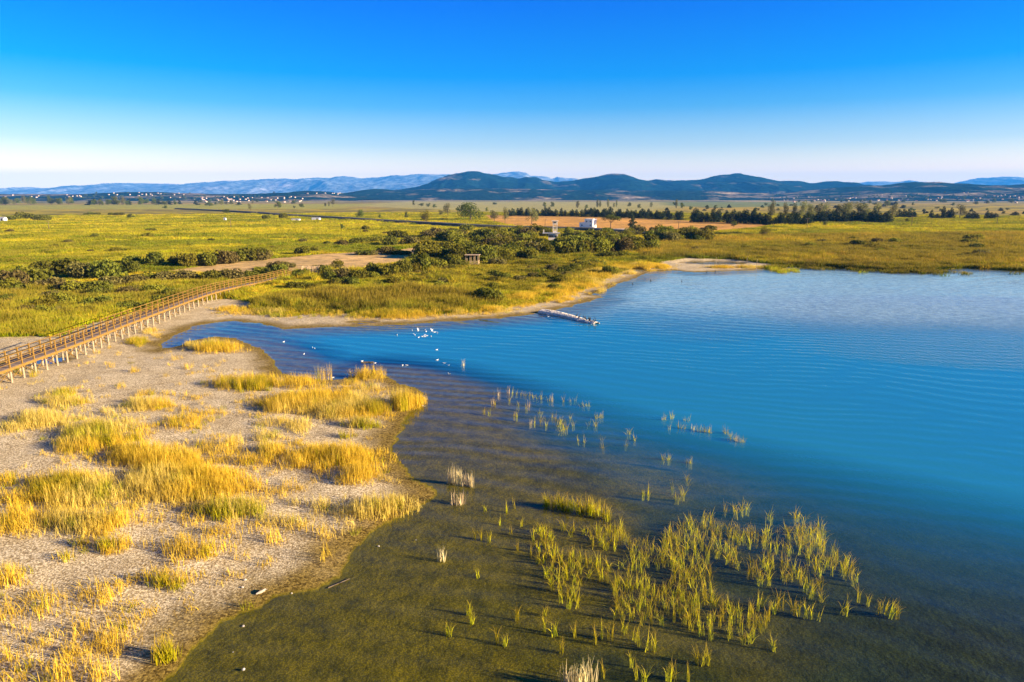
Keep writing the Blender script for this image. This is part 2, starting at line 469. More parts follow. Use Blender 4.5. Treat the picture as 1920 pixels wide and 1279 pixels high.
def ground_material():
    m, n, l, o = new_mat('ground')
    b = n.new('ShaderNodeBsdfPrincipled'); b.inputs['Roughness'].default_value = 0.95; b.inputs['Specular IOR Level'].default_value = 0.1
    ge = n.new('ShaderNodeNewGeometry')
    at = {}
    for k in ('col', 'grv', 'wet', 'und'):
        a = n.new('ShaderNodeAttribute'); a.attribute_name = k; at[k] = a
    def noise(scale, detail=5, rough=0.6):
        t = n.new('ShaderNodeTexNoise'); t.inputs['Scale'].default_value = scale; t.inputs['Detail'].default_value = detail; t.inputs['Roughness'].default_value = rough
        l.new(ge.outputs['Position'], t.inputs['Vector']); return t
    def rmp(src, a, b_, c0, c1):
        r = n.new('ShaderNodeValToRGB'); r.color_ramp.elements[0].position = a; r.color_ramp.elements[1].position = b_
        r.color_ramp.elements[0].color = (*c0, 1); r.color_ramp.elements[1].color = (*c1, 1); l.new(src, r.inputs[0]); return r.outputs[0]
    def mx(mode, fac, a, b_):
        x = n.new('ShaderNodeMixRGB'); x.blend_type = mode
        if isinstance(fac, (int, float)): x.inputs[0].default_value = fac
        else: l.new(fac, x.inputs[0])
        l.new(a, x.inputs[1]); l.new(b_, x.inputs[2]); return x.outputs[0]
    n1 = noise(0.35, 8, 0.7); n2 = noise(4.0, 5); n0 = noise(0.03, 6)
    base = mx('MULTIPLY', 1.0, at['col'].outputs['Color'], rmp(n1.outputs['Fac'], 0.32, 0.68, (0.55, 0.55, 0.55), (1.4, 1.4, 1.4)))
    base = mx('MULTIPLY', 1.0, base, rmp(n2.outputs['Fac'], 0.3, 0.7, (0.72, 0.72, 0.72), (1.25, 1.25, 1.25)))
    base = mx('MULTIPLY', 1.0, base, rmp(n0.outputs['Fac'], 0.35, 0.65, (0.75, 0.78, 0.8), (1.2, 1.15, 1.1)))
    # gravel: pale limestone pebbles on marl
    vo = n.new('ShaderNodeTexVoronoi'); vo.inputs['Scale'].default_value = 11.0; l.new(ge.outputs['Position'], vo.inputs['Vector'])
    vo2 = n.new('ShaderNodeTexVoronoi'); vo2.inputs['Scale'].default_value = 15; l.new(ge.outputs['Position'], vo2.inputs['Vector'])
    sepc = n.new('ShaderNodeSeparateColor'); l.new(vo.outputs['Color'], sepc.inputs[0])
    peb = rmp(sepc.outputs[0], 0.0, 1.0, (0.47, 0.37, 0.20), (0.88, 0.74, 0.46))
    peb = mx('MULTIPLY', 1.0, peb, rmp(vo.outputs['Distance'], 0.35, 0.75, (1, 1, 1), (0.42, 0.38, 0.33)))
    peb = mx('MULTIPLY', 1.0, peb, rmp(n1.outputs['Fac'], 0.35, 0.65, (0.80, 0.76, 0.68), (1.1, 1.1, 1.1)))
    wetc = rmp(sepc.outputs[0], 0.1, 1.0, (0.075, 0.045, 0.006), (0.34, 0.23, 0.045))
    peb = mx('MIX', at['wet'].outputs['Fac'], peb, wetc)
    base = mx('MIX', at['grv'].outputs['Fac'], base, peb)
    # scattered pale and dark specks on the lake bed
    spk = rmp(vo2.outputs['Distance'], 0.02, 0.6, (1.6, 1.5, 1.3), (0.62, 0.62, 0.62))
    ub = mx('MULTIPLY', 1.0, at['col'].outputs['Color'], spk)
    ub = mx('MULTIPLY', 1.0, ub, rmp(noise(1.1, 6, 0.65).outputs['Fac'], 0.32, 0.7, (0.5, 0.55, 0.5), (1.45, 1.4, 1.3)))
    base = mx('MIX', at['und'].outputs['Fac'], base, ub)
    l.new(base, b.inputs['Base Color'])
    ngr = noise(11.0, 6, 0.8)
    inv = n.new('ShaderNodeMath'); inv.operation = 'MULTIPLY_ADD'; inv.inputs[1].default_value = -0.35; l.new(vo.outputs['Distance'], inv.inputs[0]); l.new(ngr.outputs['Fac'], inv.inputs[2])
    hm = n.new('ShaderNodeMixRGB'); l.new(at['grv'].outputs['Fac'], hm.inputs[0]); l.new(n2.outputs['Fac'], hm.inputs[1]); l.new(inv.outputs[0], hm.inputs[2])
    bp = n.new('ShaderNodeBump'); bp.inputs['Strength'].default_value = 0.55; bp.inputs['Distance'].default_value = 0.10
    l.new(hm.outputs[0], bp.inputs['Height']); l.new(bp.outputs[0], b.inputs['Normal'])
    l.new(b.outputs[0], o.inputs[0])
    return m

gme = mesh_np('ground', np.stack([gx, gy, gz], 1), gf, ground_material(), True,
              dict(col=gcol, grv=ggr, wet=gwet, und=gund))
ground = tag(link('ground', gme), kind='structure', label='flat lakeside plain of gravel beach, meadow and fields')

# ------------------------------------------------------------------ water
def water_material():
    m, n, l, o = new_mat('lake_water')
    ge = n.new('ShaderNodeNewGeometry')
    dep = n.new('ShaderNodeAttribute'); dep.attribute_name = 'depth'
    rip = n.new('ShaderNodeAttribute'); rip.attribute_name = 'wind'
    mp = n.new('ShaderNodeMapping'); mp.inputs['Rotation'].default_value = (0, 0, R(-62)); l.new(ge.outputs['Position'], mp.inputs[0])
    wv = n.new('ShaderNodeTexWave'); wv.inputs['Scale'].default_value = 0.13; wv.inputs['Distortion'].default_value = 9.0
    wv.inputs['Detail'].default_value = 3; wv.inputs['Detail Scale'].default_value = 0.35; l.new(mp.outputs[0], wv.inputs['Vector'])
    n1 = n.new('ShaderNodeTexNoise'); n1.inputs['Scale'].default_value = 2.6; n1.inputs['Detail'].default_value = 3
    mp2 = n.new('ShaderNodeMapping'); mp2.inputs['Scale'].default_value = (1, 0.55, 1); mp2.inputs['Rotation'].default_value = (0, 0, R(25))
    l.new(ge.outputs['Position'], mp2.inputs[0]); l.new(mp2.outputs[0], n1.inputs['Vector'])
    wv2 = n.new('ShaderNodeTexWave'); wv2.inputs['Scale'].default_value = 0.19; wv2.inputs['Distortion'].default_value = 12.0
    wv2.inputs['Detail'].default_value = 3; wv2.inputs['Detail Scale'].default_value = 0.25
    mp3 = n.new('ShaderNodeMapping'); mp3.inputs['Rotation'].default_value = (0, 0, R(-78)); l.new(ge.outputs['Position'], mp3.inputs[0]); l.new(mp3.outputs[0], wv2.inputs['Vector'])
    nm = n.new('ShaderNodeTexNoise'); nm.inputs['Scale'].default_value = 0.06; nm.inputs['Detail'].default_value = 3; l.new(ge.outputs['Position'], nm.inputs['Vector'])
    mrn = n.new('ShaderNodeMapRange'); mrn.inputs['From Min'].default_value = 0.35; mrn.inputs['From Max'].default_value = 0.65; l.new(nm.outputs['Fac'], mrn.inputs[0])
    wmix = n.new('ShaderNodeMixRGB'); l.new(mrn.outputs[0], wmix.inputs[0]); l.new(wv.outputs['Fac'], wmix.inputs[1]); l.new(wv2.outputs['Fac'], wmix.inputs[2])
    # wind-roughened areas carry stronger small waves
    sc = n.new('ShaderNodeMath'); sc.operation = 'MULTIPLY'; l.new(n1.outputs['Fac'], sc.inputs[0]); l.new(rip.outputs['Fac'], sc.inputs[1])
    ad = n.new('ShaderNodeMath'); ad.operation = 'MULTIPLY_ADD'; ad.inputs[1].default_value = 0.45; l.new(wmix.outputs[0], ad.inputs[0]); l.new(sc.outputs[0], ad.inputs[2])
    bp = n.new('ShaderNodeBump'); bp.inputs['Strength'].default_value = 1.0; bp.inputs['Distance'].default_value = 0.06
    l.new(ad.outputs[0], bp.inputs['Height'])
    # Schlick reflectance of water, the same from above and below
    dt = n.new('ShaderNodeVectorMath'); dt.operation = 'DOT_PRODUCT'; l.new(ge.outputs['Incoming'], dt.inputs[0]); l.new(bp.outputs[0], dt.inputs[1])
    ab = n.new('ShaderNodeMath'); ab.operation = 'ABSOLUTE'; l.new(dt.outputs['Value'], ab.inputs[0])
    om = n.new('ShaderNodeMath'); om.operation = 'SUBTRACT'; om.use_clamp = True; om.inputs[0].default_value = 1.0; l.new(ab.outputs[0], om.inputs[1])
    pw = n.new('ShaderNodeMath'); pw.operation = 'POWER'; pw.inputs[1].default_value = 5.0; l.new(om.outputs[0], pw.inputs[0])
    fr = n.new('ShaderNodeMath'); fr.operation = 'MULTIPLY_ADD'; fr.inputs[1].default_value = 0.98; fr.inputs[2].default_value = 0.02; l.new(pw.outputs[0], fr.inputs[0])
    gl = n.new('ShaderNodeBsdfGlossy'); rg = n.new('ShaderNodeMapRange'); rg.inputs['From Min'].default_value = 0.04; rg.inputs['From Max'].default_value = 1.4; rg.inputs['To Min'].default_value = 0.06; rg.inputs['To Max'].default_value = 0.24; l.new(rip.outputs['Fac'], rg.inputs[0]); l.new(rg.outputs[0], gl.inputs['Roughness']); l.new(bp.outputs[0], gl.inputs['Normal'])
    tr = n.new('ShaderNodeBsdfTransparent'); tr.inputs[0].default_value = (0.93, 0.97, 0.93, 1)
    df = n.new('ShaderNodeBsdfDiffuse'); df.inputs[0].default_value = (0.016, 0.19, 0.30, 1)      # light scattered back by the milky water
    rp = n.new('ShaderNodeMapRange'); rp.inputs['From Min'].default_value = 0.28; rp.inputs['From Max'].default_value = 1.3; rp.inputs['To Max'].default_value = 0.97
    l.new(dep.outputs['Fac'], rp.inputs[0])
    body = n.new('ShaderNodeMixShader'); l.new(rp.outputs[0], body.inputs[0]); l.new(tr.outputs[0], body.inputs[1]); l.new(df.outputs[0], body.inputs[2])
    mx = n.new('ShaderNodeMixShader'); l.new(fr.outputs[0], mx.inputs[0]); l.new(body.outputs[0], mx.inputs[1]); l.new(gl.outputs[0], mx.inputs[2])
    l.new(mx.outputs[0], o.inputs[0])
    return m

WM = water_material()
wa = np.linspace(R(-64), R(78), 300); wr = np.concatenate([np.geomspace(9, 420, 330)])
A2, R2 = np.meshgrid(wa, wr)
wx = (np.sin(A2) * R2).ravel(); wy = (np.cos(A2) * R2 + OY).ravel()
wsd = lake_sd(wx, wy)
i2 = np.arange(len(wx)).reshape(len(wr), len(wa))
wf = np.stack([i2[:-1, :-1].ravel(), i2[:-1, 1:].ravel(), i2[1:, 1:].ravel(), i2[1:, :-1].ravel()], 1)
keep = (wsd[wf] > -1.2).any(1)
wf = wf[keep]
used = np.unique(wf); remap = np.full(len(wx), -1); remap[used] = np.arange(len(used)); wf = remap[wf]
wx, wy, wsd = wx[used], wy[used], wsd[used]
wdep = -ground_z(wx, wy, wsd)
wu, wv_ = proj(wx, wy, 0 * wx)
wind = 0.10 + 0.25 * sstep(6, 30, wsd) + 0.15 * sstep(10, 50, wsd) * sstep(45, 100, wy)
gust = sstep(0.47, 0.60, fbm(wx * 0.45 + 13, wy * 1.0 + 7, 30, 4)) * sstep(20, 45, wx - 0.12 * wy) * sstep(45, 60, wy) * (1 - sstep(105, 125, wy))
wind = wind + 3.0 * gust
wme = mesh_np('lake', np.stack([wx, wy, 0 * wx], 1), wf, WM, True, dict(depth=np.clip(wdep, 0, 3), wind=wind))
lake = tag(link('lake', wme), kind='structure', label='calm blue lake with olive shallows by the gravel shore')
for (cx, cy_, rx, ry) in PUDDLES:
    K = 40
    t = np.linspace(0, 2 * np.pi, K, endpoint=False)
    vs = np.concatenate([[[cx, cy_, 0]], np.stack([cx + 1.35 * rx * np.cos(t), cy_ + 1.35 * ry * np.sin(t), 0 * t], 1)])
    vs[:, 2] = -0.006
    fs = np.stack([np.zeros(K, int), 1 + np.arange(K), 1 + (np.arange(K) + 1) % K], 1)
    me = mesh_np('puddle', vs, fs, WM, True, dict(depth=np.full(K + 1, 0.05), wind=np.full(K + 1, 0.02)))
    tag(link('puddle_water', me), kind='structure')

# ------------------------------------------------------------------ hills and mountains
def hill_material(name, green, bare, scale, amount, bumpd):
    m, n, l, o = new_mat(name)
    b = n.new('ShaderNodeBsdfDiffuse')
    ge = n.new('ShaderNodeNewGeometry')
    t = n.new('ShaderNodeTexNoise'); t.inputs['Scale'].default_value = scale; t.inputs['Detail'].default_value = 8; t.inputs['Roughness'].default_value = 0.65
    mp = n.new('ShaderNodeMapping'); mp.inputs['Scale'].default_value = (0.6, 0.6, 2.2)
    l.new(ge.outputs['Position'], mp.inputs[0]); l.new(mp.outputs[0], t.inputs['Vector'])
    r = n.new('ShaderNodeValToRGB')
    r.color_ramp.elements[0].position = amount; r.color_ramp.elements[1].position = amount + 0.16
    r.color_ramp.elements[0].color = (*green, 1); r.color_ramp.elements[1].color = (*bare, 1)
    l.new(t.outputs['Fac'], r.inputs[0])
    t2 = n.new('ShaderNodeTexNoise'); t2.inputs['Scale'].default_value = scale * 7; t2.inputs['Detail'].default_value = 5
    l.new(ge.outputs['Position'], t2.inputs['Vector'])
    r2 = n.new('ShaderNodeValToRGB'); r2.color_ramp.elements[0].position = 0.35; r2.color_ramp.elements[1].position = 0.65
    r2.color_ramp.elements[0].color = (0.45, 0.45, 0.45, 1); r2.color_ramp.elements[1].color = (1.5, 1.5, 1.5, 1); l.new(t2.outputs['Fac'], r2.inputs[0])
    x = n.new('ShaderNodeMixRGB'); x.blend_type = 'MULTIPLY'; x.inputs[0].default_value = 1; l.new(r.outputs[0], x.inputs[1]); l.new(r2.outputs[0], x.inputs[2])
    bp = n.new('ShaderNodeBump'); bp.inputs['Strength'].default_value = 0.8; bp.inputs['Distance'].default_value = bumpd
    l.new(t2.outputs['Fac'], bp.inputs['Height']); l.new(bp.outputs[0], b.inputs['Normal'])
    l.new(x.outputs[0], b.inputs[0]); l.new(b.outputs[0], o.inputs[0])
    return m

class Hill:
    def __init__(s, name, label, Y, Wf, Wb, prof, mat, gully, gs, foot=-4.0, nx=420, ny=46, bias=1.15):
        u = np.array([p[0] for p in prof], float); v = np.array([p[1] for p in prof], float)
        X, Zr = at_depth(u, v, Y)
        s.X, s.Z, s.Y, s.Wf, s.Wb, s.foot, s.gully, s.gs, s.bias = X, np.maximum(Zr, foot), Y, Wf, Wb, foot, gully, gs, bias
        xs = np.linspace(X[0], X[-1], nx); ts = np.concatenate([np.linspace(-1, 0, int(ny * 0.7)), np.linspace(0, 1, ny - int(ny * 0.7) + 1)[1:]])
        ys = np.where(ts < 0, Y + ts * Wf, Y + ts * Wb)
        XX, YY = np.meshgrid(xs, ys)
        ZZ = s.z(XX.ravel(), YY.ravel())
        i = np.arange(XX.size).reshape(XX.shape)
        f = np.stack([i[:-1, :-1].ravel(), i[:-1, 1:].ravel(), i[1:, 1:].ravel(), i[1:, :-1].ravel()], 1)
        me = mesh_np(name, np.stack([XX.ravel(), YY.ravel(), ZZ], 1), f, mat, True)
        tag(link(name, me), kind='structure', label=label)
    def z(s, x, y):
        r = np.interp(x, s.X, s.Z) - s.foot
        t = np.where(y < s.Y, (s.Y - y) / s.Wf, (y - s.Y) / s.Wb)
        t = np.clip(t, 0, 1)
        k = 4 * t * (1 - t)
        rid = 1 - np.abs(2 * fbm(x, y * 0.6, s.gs, 4) - 1) * 1.6
        small = (fbm(x, y, s.gs * 0.12, 3) - 0.5)
        return s.foot + r * np.clip((1 - t ** s.bias) + s.gully * k * (rid - 0.6), 0, 2) + r * small * 0.10 * np.minimum(1, 4 * (1 - t))

HM = hill_material('macchia_hill', (0.005, 0.018, 0.016), (0.20, 0.16, 0.11), 0.0045, 0.57, 9)
HM2 = hill_material('low_wooded_hill', (0.010, 0.024, 0.016), (0.36, 0.27, 0.16), 0.006, 0.52, 6)
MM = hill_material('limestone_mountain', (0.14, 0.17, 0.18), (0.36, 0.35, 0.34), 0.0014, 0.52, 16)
FAR1 = [(-500, 360), (-250, 352), (-100, 354), (0, 356), (25, 352), (42, 354), (60, 351), (77, 356), (105, 353), (155, 351), (172, 347), (210, 345), (220, 347), (230, 343),
        (287, 344), (330, 345), (345, 347), (400, 342), (447, 339), (462, 340), (480, 337), (492, 337), (530, 335), (560, 337), (590, 334), (620, 333), (630, 330.5),
        (655, 331), (680, 334), (697, 332.5), (720, 331), (742, 327.5), (762, 328), (787, 326), (805, 327), (830, 327), (880, 329), (920, 326), (952, 324), (972, 321.7),
        (987, 325), (993, 330), (1015, 330), (1035, 334), (1045, 332), (1063, 335), (1077, 334), (1085, 336), (1200, 343), (1330, 352), (1420, 369)]
FAR2 = [(1500, 369), (1560, 353), (1590, 346), (1610, 342.5), (1625, 341), (1680, 341), (1700, 338.5), (1710, 339), (1745, 345), (1780, 345), (1795, 342), (1815, 338), (1840, 333), (1860, 333), (1880, 331), (1905, 332), (1930, 334), (1990, 342), (2100, 340), (2300, 352), (2450, 369)]
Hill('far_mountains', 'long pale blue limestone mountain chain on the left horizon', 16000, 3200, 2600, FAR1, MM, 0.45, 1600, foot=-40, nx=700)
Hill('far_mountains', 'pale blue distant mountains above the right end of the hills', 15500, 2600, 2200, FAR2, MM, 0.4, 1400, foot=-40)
MAIN = [(600, 370), (660, 366), (705, 361), (742, 356), (780, 351), (815, 341), (837, 329), (855, 326), (877, 322), (895, 322.5), (920, 326), (955, 332), (970, 334.5), (987, 331), (1005, 334),
        (1022, 338), (1042, 341), (1075, 339), (1100, 334.5), (1122, 331), (1140, 327), (1152, 325), (1167, 326), (1180, 330), (1197, 336), (1215, 339), (1230, 337), (1252, 339),
        (1277, 339), (1310, 337), (1330, 334), (1350, 329), (1372, 325.5), (1392, 326), (1415, 331), (1440, 336.5), (1462, 339.5), (1477, 338), (1502, 340.5), (1525, 345.5), (1540, 342), (1555, 340),
        (1567, 340.5), (1582, 346), (1595, 349), (1660, 356), (1800, 369)]
hill_main = Hill('hills', 'dark blue-green wooded hills with three rounded summits', 6500, 1500, 1500, MAIN, HM, 0.48, 620, nx=620, ny=60)
FRONT = [(540, 371), (600, 367), (655, 362), (680, 357), (705, 354.5), (725, 355), (742, 357), (800, 355), (860, 352.5), (960, 354), (1060, 356.5), (1200, 357.5), (1300, 358), (1400, 361), (1480, 366), (1580, 371)]
hill_front = Hill('foothills', 'low bench of scrub-covered foothills in front of the summits', 4700, 900, 900, FRONT, HM2, 0.35, 420, bias=1.6)
RIGHT = [(1380, 371), (1450, 364), (1560, 353), (1600, 349.5), (1640, 348), (1680, 344), (1720, 341), (1760, 341.5), (1800, 344), (1850, 347), (1890, 347.5), (1920, 346), (2000, 343), (2120, 350), (2350, 364), (2500, 371)]
hill_right = Hill('wooded_ridge', 'long wooded ridge above the village on the right', 4400, 1500, 900, RIGHT, HM2, 0.25, 420, bias=0.9)
LEFTH = [(-450, 371), (-250, 364), (0, 364), (150, 364), (200, 362), (240, 360), (300, 360), (340, 362), (420, 364), (480, 363.5), (540, 361), (570, 358), (600, 358.5), (640, 362), (720, 371)]
hill_left = Hill('village_rise', 'low dark rise carrying the village on the left', 4000, 1000, 700, LEFTH, HM2, 0.2, 300, bias=1.0)
HILLS = [hill_main, hill_front, hill_right, hill_left]

def surf_z(x, y):
    z = float(ground_z(np.array([x]), np.array([y]))[0])
    for h in HILLS:
        if h.X[0] < x < h.X[-1] and h.Y - h.Wf < y < h.Y + h.Wb:
            z = max(z, float(h.z(np.array([x]), np.array([y]))[0]))
    return z

def hit(u, v):
    """first point of plain or hill seen at a pixel"""
    a, dy, dz = ray(u, v)
    Y = np.geomspace(900, 6400, 420); t = Y / dy; x = a * t; z = H + dz * t
    g = np.full(len(Y), 0.4)
    for h in HILLS:
        k = (x > h.X[0]) & (x < h.X[-1]) & (Y > h.Y - h.Wf) & (Y < h.Y + h.Wb)
        g = np.where(k, np.maximum(g, h.z(x, Y)), g)
    w = np.nonzero(g >= z)[0]
    if not len(w): return None
    w = w[0]
    return float(x[w]), float(Y[w]), float(g[w])

# ------------------------------------------------------------------ haze
hb = MB().box((0, 9000, 322), (50000, 20400, 650))
m, n, l, o = new_mat('haze_air')
pv = n.new('ShaderNodeVolumePrincipled')
pv.inputs['Color'].default_value = (0.05, 0.36, 1.0, 1)
pv.inputs['Density'].default_value = 5.4e-5
l.new(pv.outputs[0], o.inputs['Volume'])
haze = tag(hb.obj('haze', m), kind='stuff', label='thin blue haze over the plain')

# ------------------------------------------------------------------ blades and leaves
def blade_clump(name, mat, nb, rad, h, w, lean=0.25, bend=0.35, seg=3, seed=0, edge=1.0):
    """many tapering bent blades rooted in a disc of the given radius"""
    r = np.random.default_rng(seed)
    V = []; Fc = []; BV = []; BH = []
    for k in range(nb):
        a = r.random() * 6.283; q = math.sqrt(r.random()) * rad
        x0, y0 = math.cos(a) * q, math.sin(a) * q
        hh = h * (0.6 + 0.45 * r.random()) * (1 - (1 - edge) * q / rad)
        az = r.random() * 6.283
        ln = lean * r.random() * hh; bd = bend * r.random() ** 2 * hh
        wz = r.random() * 6.283; ww = w * (0.7 + 0.6 * r.random())
        tv = r.random()
        n0 = len(V)
        for s_ in range(seg + 1):
            t = s_ / seg
            off = ln * t + bd * t ** 3
            z = hh * t - 0.45 * bd * t ** 3
            hw = ww * 0.5 * (1 - 0.85 * t ** 1.6)
            cx, cy_ = x0 + math.cos(az) * off, y0 + math.sin(az) * off
            V += [(cx - math.cos(wz) * hw, cy_ - math.sin(wz) * hw, z - 0.03), (cx + math.cos(wz) * hw, cy_ + math.sin(wz) * hw, z - 0.03)]
            BV += [tv, tv]; BH += [t, t]
        for s_ in range(seg):
            i = n0 + 2 * s_
            Fc.append((i, i + 1, i + 3, i + 2))
    return mesh_np(name, V, Fc, mat, False, dict(bv=BV, bh=BH))

def leaf_cloud(name, mat, lobes, nleaf, size, seed=0, fill=0.35, flat=0.6):
    """leaf-sized faces spread over and through the lobes of a crown; lobes = (x,y,z,rx,ry,rz)"""
    r = np.random.default_rng(seed)
    lobes = np.array(lobes, float)
    vol = (lobes[:, 3] * lobes[:, 4] * lobes[:, 5]) ** (2 / 3)
    idx = r.choice(len(lobes), nleaf, p=vol / vol.sum())
    d = r.normal(size=(nleaf, 3)); d /= np.linalg.norm(d, axis=1)[:, None]
    rad = np.where(r.random(nleaf) < fill, r.random(nleaf) ** 0.5, 0.86 + 0.2 * r.random(nleaf))
    # twig clumps: pull leaves towards a few directions so that gaps open between clumps
    ck = r.normal(size=(60, 3)); ck /= np.linalg.norm(ck, axis=1)[:, None]
    near = ck[np.argmax(d @ ck.T, axis=1)]
    d = d * 0.62 + near * 0.38 + r.normal(size=(nleaf, 3)) * 0.03
    c = lobes[idx, :3] + d * rad[:, None] * lobes[idx, 3:6]
    c[:, 2] = np.maximum(c[:, 2], 0.03)
    nrm = d * flat + r.normal(size=(nleaf, 3)) * (1 - flat) + np.array((0, 0, 0.15))
    nrm /= np.linalg.norm(nrm, axis=1)[:, None]
    t1 = np.cross(nrm, r.normal(size=(nleaf, 3))); t1 /= np.linalg.norm(t1, axis=1)[:, None]
    t2 = np.cross(nrm, t1)
    sz = size * (0.6 + 0.8 * r.random(nleaf))[:, None]
    V = np.stack([c - t1 * sz * 0.5, c + t2 * sz * 0.32, c + t1 * sz * 0.5, c - t2 * sz * 0.32], 1).reshape(-1, 3)
    Fc = np.arange(nleaf * 4).reshape(-1, 4)
    cl = r.random(60)
    bv = np.clip(0.5 * r.random(nleaf) + 0.5 * cl[np.argmax(d @ ck.T, axis=1)], 0, 1)
    return mesh_np(name, V, Fc, mat, False, dict(bv=np.repeat(bv, 4)))

src_coll = bpy.data.collections.new('vegetation_sources')

def scatter(name, pts, rot, scl, idx, tint, sources, label, cat=None):
    """one object: source clumps instanced on its points"""
    me = bpy.data.meshes.new(name)
    N = len(pts)
    me.vertices.add(N); me.vertices.foreach_set('co', np.asarray(pts, np.float32).ravel())
    for nm, ty, key, arr in (('rotz', 'FLOAT', 'value', rot), ('scl', 'FLOAT_VECTOR', 'vector', scl), ('pick', 'INT', 'value', idx)):
        a = me.attributes.new(nm, ty, 'POINT'); a.data.foreach_set(key, np.asarray(arr, np.int32 if ty == 'INT' else np.float32).ravel())
    c4 = np.ones((N, 4), np.float32); c4[:, :3] = tint
    a = me.attributes.new('tint', 'FLOAT_COLOR', 'POINT'); a.data.foreach_set('color', c4.ravel())
    ob = link(name, me)
    coll = bpy.data.collections.new(name + '_sources')
    for k, sm in enumerate(sources):
        so = bpy.data.objects.new('%s_source_%02d' % (name, k), sm); coll.objects.link(so)
    ng = bpy.data.node_groups.new(name + '_scatter', 'GeometryNodeTree')
    ng.interface.new_socket('Geometry', in_out='INPUT', socket_type='NodeSocketGeometry')
    ng.interface.new_socket('Geometry', in_out='OUTPUT', socket_type='NodeSocketGeometry')
    gi = ng.nodes.new('NodeGroupInput'); go = ng.nodes.new('NodeGroupOutput')
    ci = ng.nodes.new('GeometryNodeCollectionInfo'); ci.inputs['Collection'].default_value = coll
    ci.inputs['Separate Children'].default_value = True; ci.inputs['Reset Children'].default_value = True
    ip = ng.nodes.new('GeometryNodeInstanceOnPoints'); ip.inputs['Pick Instance'].default_value = True
    def named(nm, ty):
        q = ng.nodes.new('GeometryNodeInputNamedAttribute'); q.data_type = ty; q.inputs['Name'].default_value = nm
        return q.outputs[0]
    cx = ng.nodes.new('ShaderNodeCombineXYZ')
    ng.links.new(named('rotz', 'FLOAT'), cx.inputs[2])
    ng.links.new(gi.outputs[0], ip.inputs['Points']); ng.links.new(ci.outputs[0], ip.inputs['Instance'])
    ng.links.new(named('pick', 'INT'), ip.inputs['Instance Index'])
    ng.links.new(cx.outputs[0], ip.inputs['Rotation'])
    ng.links.new(named('scl', 'FLOAT_VECTOR'), ip.inputs['Scale'])
    ng.links.new(ip.outputs[0], go.inputs[0])
    md = ob.modifiers.new('scatter', 'NODES'); md.node_group = ng
    tag(ob, label, cat, kind='stuff')
    return ob

def sector(r0, r1, sp, half=46.0):
    """jittered points of a view-sector ring on the plain"""
    x = np.arange(-r1, r1, sp); y = np.arange(0, r1, sp)
    X, Y = np.meshgrid(x, y); X = X.ravel(); Y = Y.ravel()
    X = X + (rng.random(len(X)) - 0.5) * sp * 1.1; Y = Y + (rng.random(len(Y)) - 0.5) * sp * 1.1
    d = np.hypot(X, Y)
    k = (d >= r0) & (d < r1) & (np.abs(X) < Y * math.tan(R(half)) + 2)
    return X[k], Y[k]

def inpoly_px(u, v, poly):
    return inside(u, v, poly)

# ---- golden reeds on the near beach: patches given by where their bases stand in the photograph (u, v, ru, rv, density)
PATCH = [(125, 752, 52, 16, .95), (75, 787, 44, 16, .7), (30, 805, 30, 10, .45), (280, 760, 44, 9, .75), (165, 825, 88, 28, .95), (245, 815, 40, 16, .5),
         (345, 795, 38, 12, .5), (300, 862, 92, 20, .9), (110, 925, 135, 33, .85), (350, 915, 128, 32, .9), (430, 962, 60, 12, .95),
         (465, 722, 64, 12, 1), (560, 722, 38, 9, .6), (607, 712, 13, 5, .8), (600, 765, 122, 23, .85), (700, 772, 28, 8, .9), (695, 708, 42, 7, .7), (650, 732, 55, 14, .55),
         (755, 762, 20, 9, 1.2), (785, 757, 14, 7, .6), (675, 800, 32, 5, .8), (650, 818, 13, 4, .8), (465, 845, 80, 27, .85), (625, 870, 88, 26, .95), (675, 896, 42, 13, .9), (540, 800, 60, 14, .5),
         (665, 955, 98, 18, .8), (35, 985, 45, 25, .7), (165, 985, 105, 18, .8), (135, 1052, 24, 9, .9), (180, 1028, 42, 11, .85), (232, 1022, 40, 13, .95), (360, 1030, 64, 17, .5),
         (10, 1085, 30, 15, .9), (320, 1095, 62, 17, .55), (130, 1190, 90, 22, .32), (210, 1205, 26, 12, .75), (275, 1170, 32, 12, .35), (312, 1235, 18, 9, .95), (108, 1270, 18, 10, .9),
         (190, 1275, 18, 9, .9), (3, 1238, 9, 8, 1), (466, 1140, 11, 5, .9), (517, 1015, 8, 9, .7), (530, 985, 38, 12, .5), (505, 1055, 15, 6, .5), (610, 1050, 8, 4, .6), (600, 1000, 52, 8, .45),
         (405, 655, 46, 7, 1.1), (365, 650, 22, 5, .7), (355, 690, 14, 3, .5), (330, 675, 8, 2, .5), (255, 698, 10, 2.5, .7), (235, 690, 6, 2, .6), (232, 727, 9, 3, .7), (345, 745, 8, 4, .6), (210, 690, 6, 2, .5),
         (260, 642, 22, 8, .6), (285, 625, 18, 6, .5), (180, 665, 6, 3, .5), (66, 705, 6, 3, .8), (20, 695, 22, 10, .5),
         # strip along the north beach and the far points
         (450, 583, 45, 7, .7), (520, 588, 55, 7, .85), (600, 586, 70, 7, .7), (690, 592, 50, 6, .7), (745, 592, 60, 6, 1), (800, 588, 60, 6, 1), (870, 585, 60, 6, 1), (925, 583, 40, 5, .9),
         (965, 570, 40, 8, .5), (1003, 558, 55, 8, .9), (1042, 546, 48, 11, .95), (1082, 530, 46, 12, .95), (1122, 514, 38, 9, .9), (1050, 566, 8, 3, .8), (1065, 562, 10, 3, .8), (1130, 547, 10, 3, .8),
         (1165, 503, 42, 6, .7), (1210, 501, 40, 7, .9), (1230, 502, 26, 3, 1.2), (1280, 482, 60, 4, 1), (1340, 482, 50, 4, .9), (1180, 513, 14, 2, .8), (1380, 502, 55, 1.6, .9)]

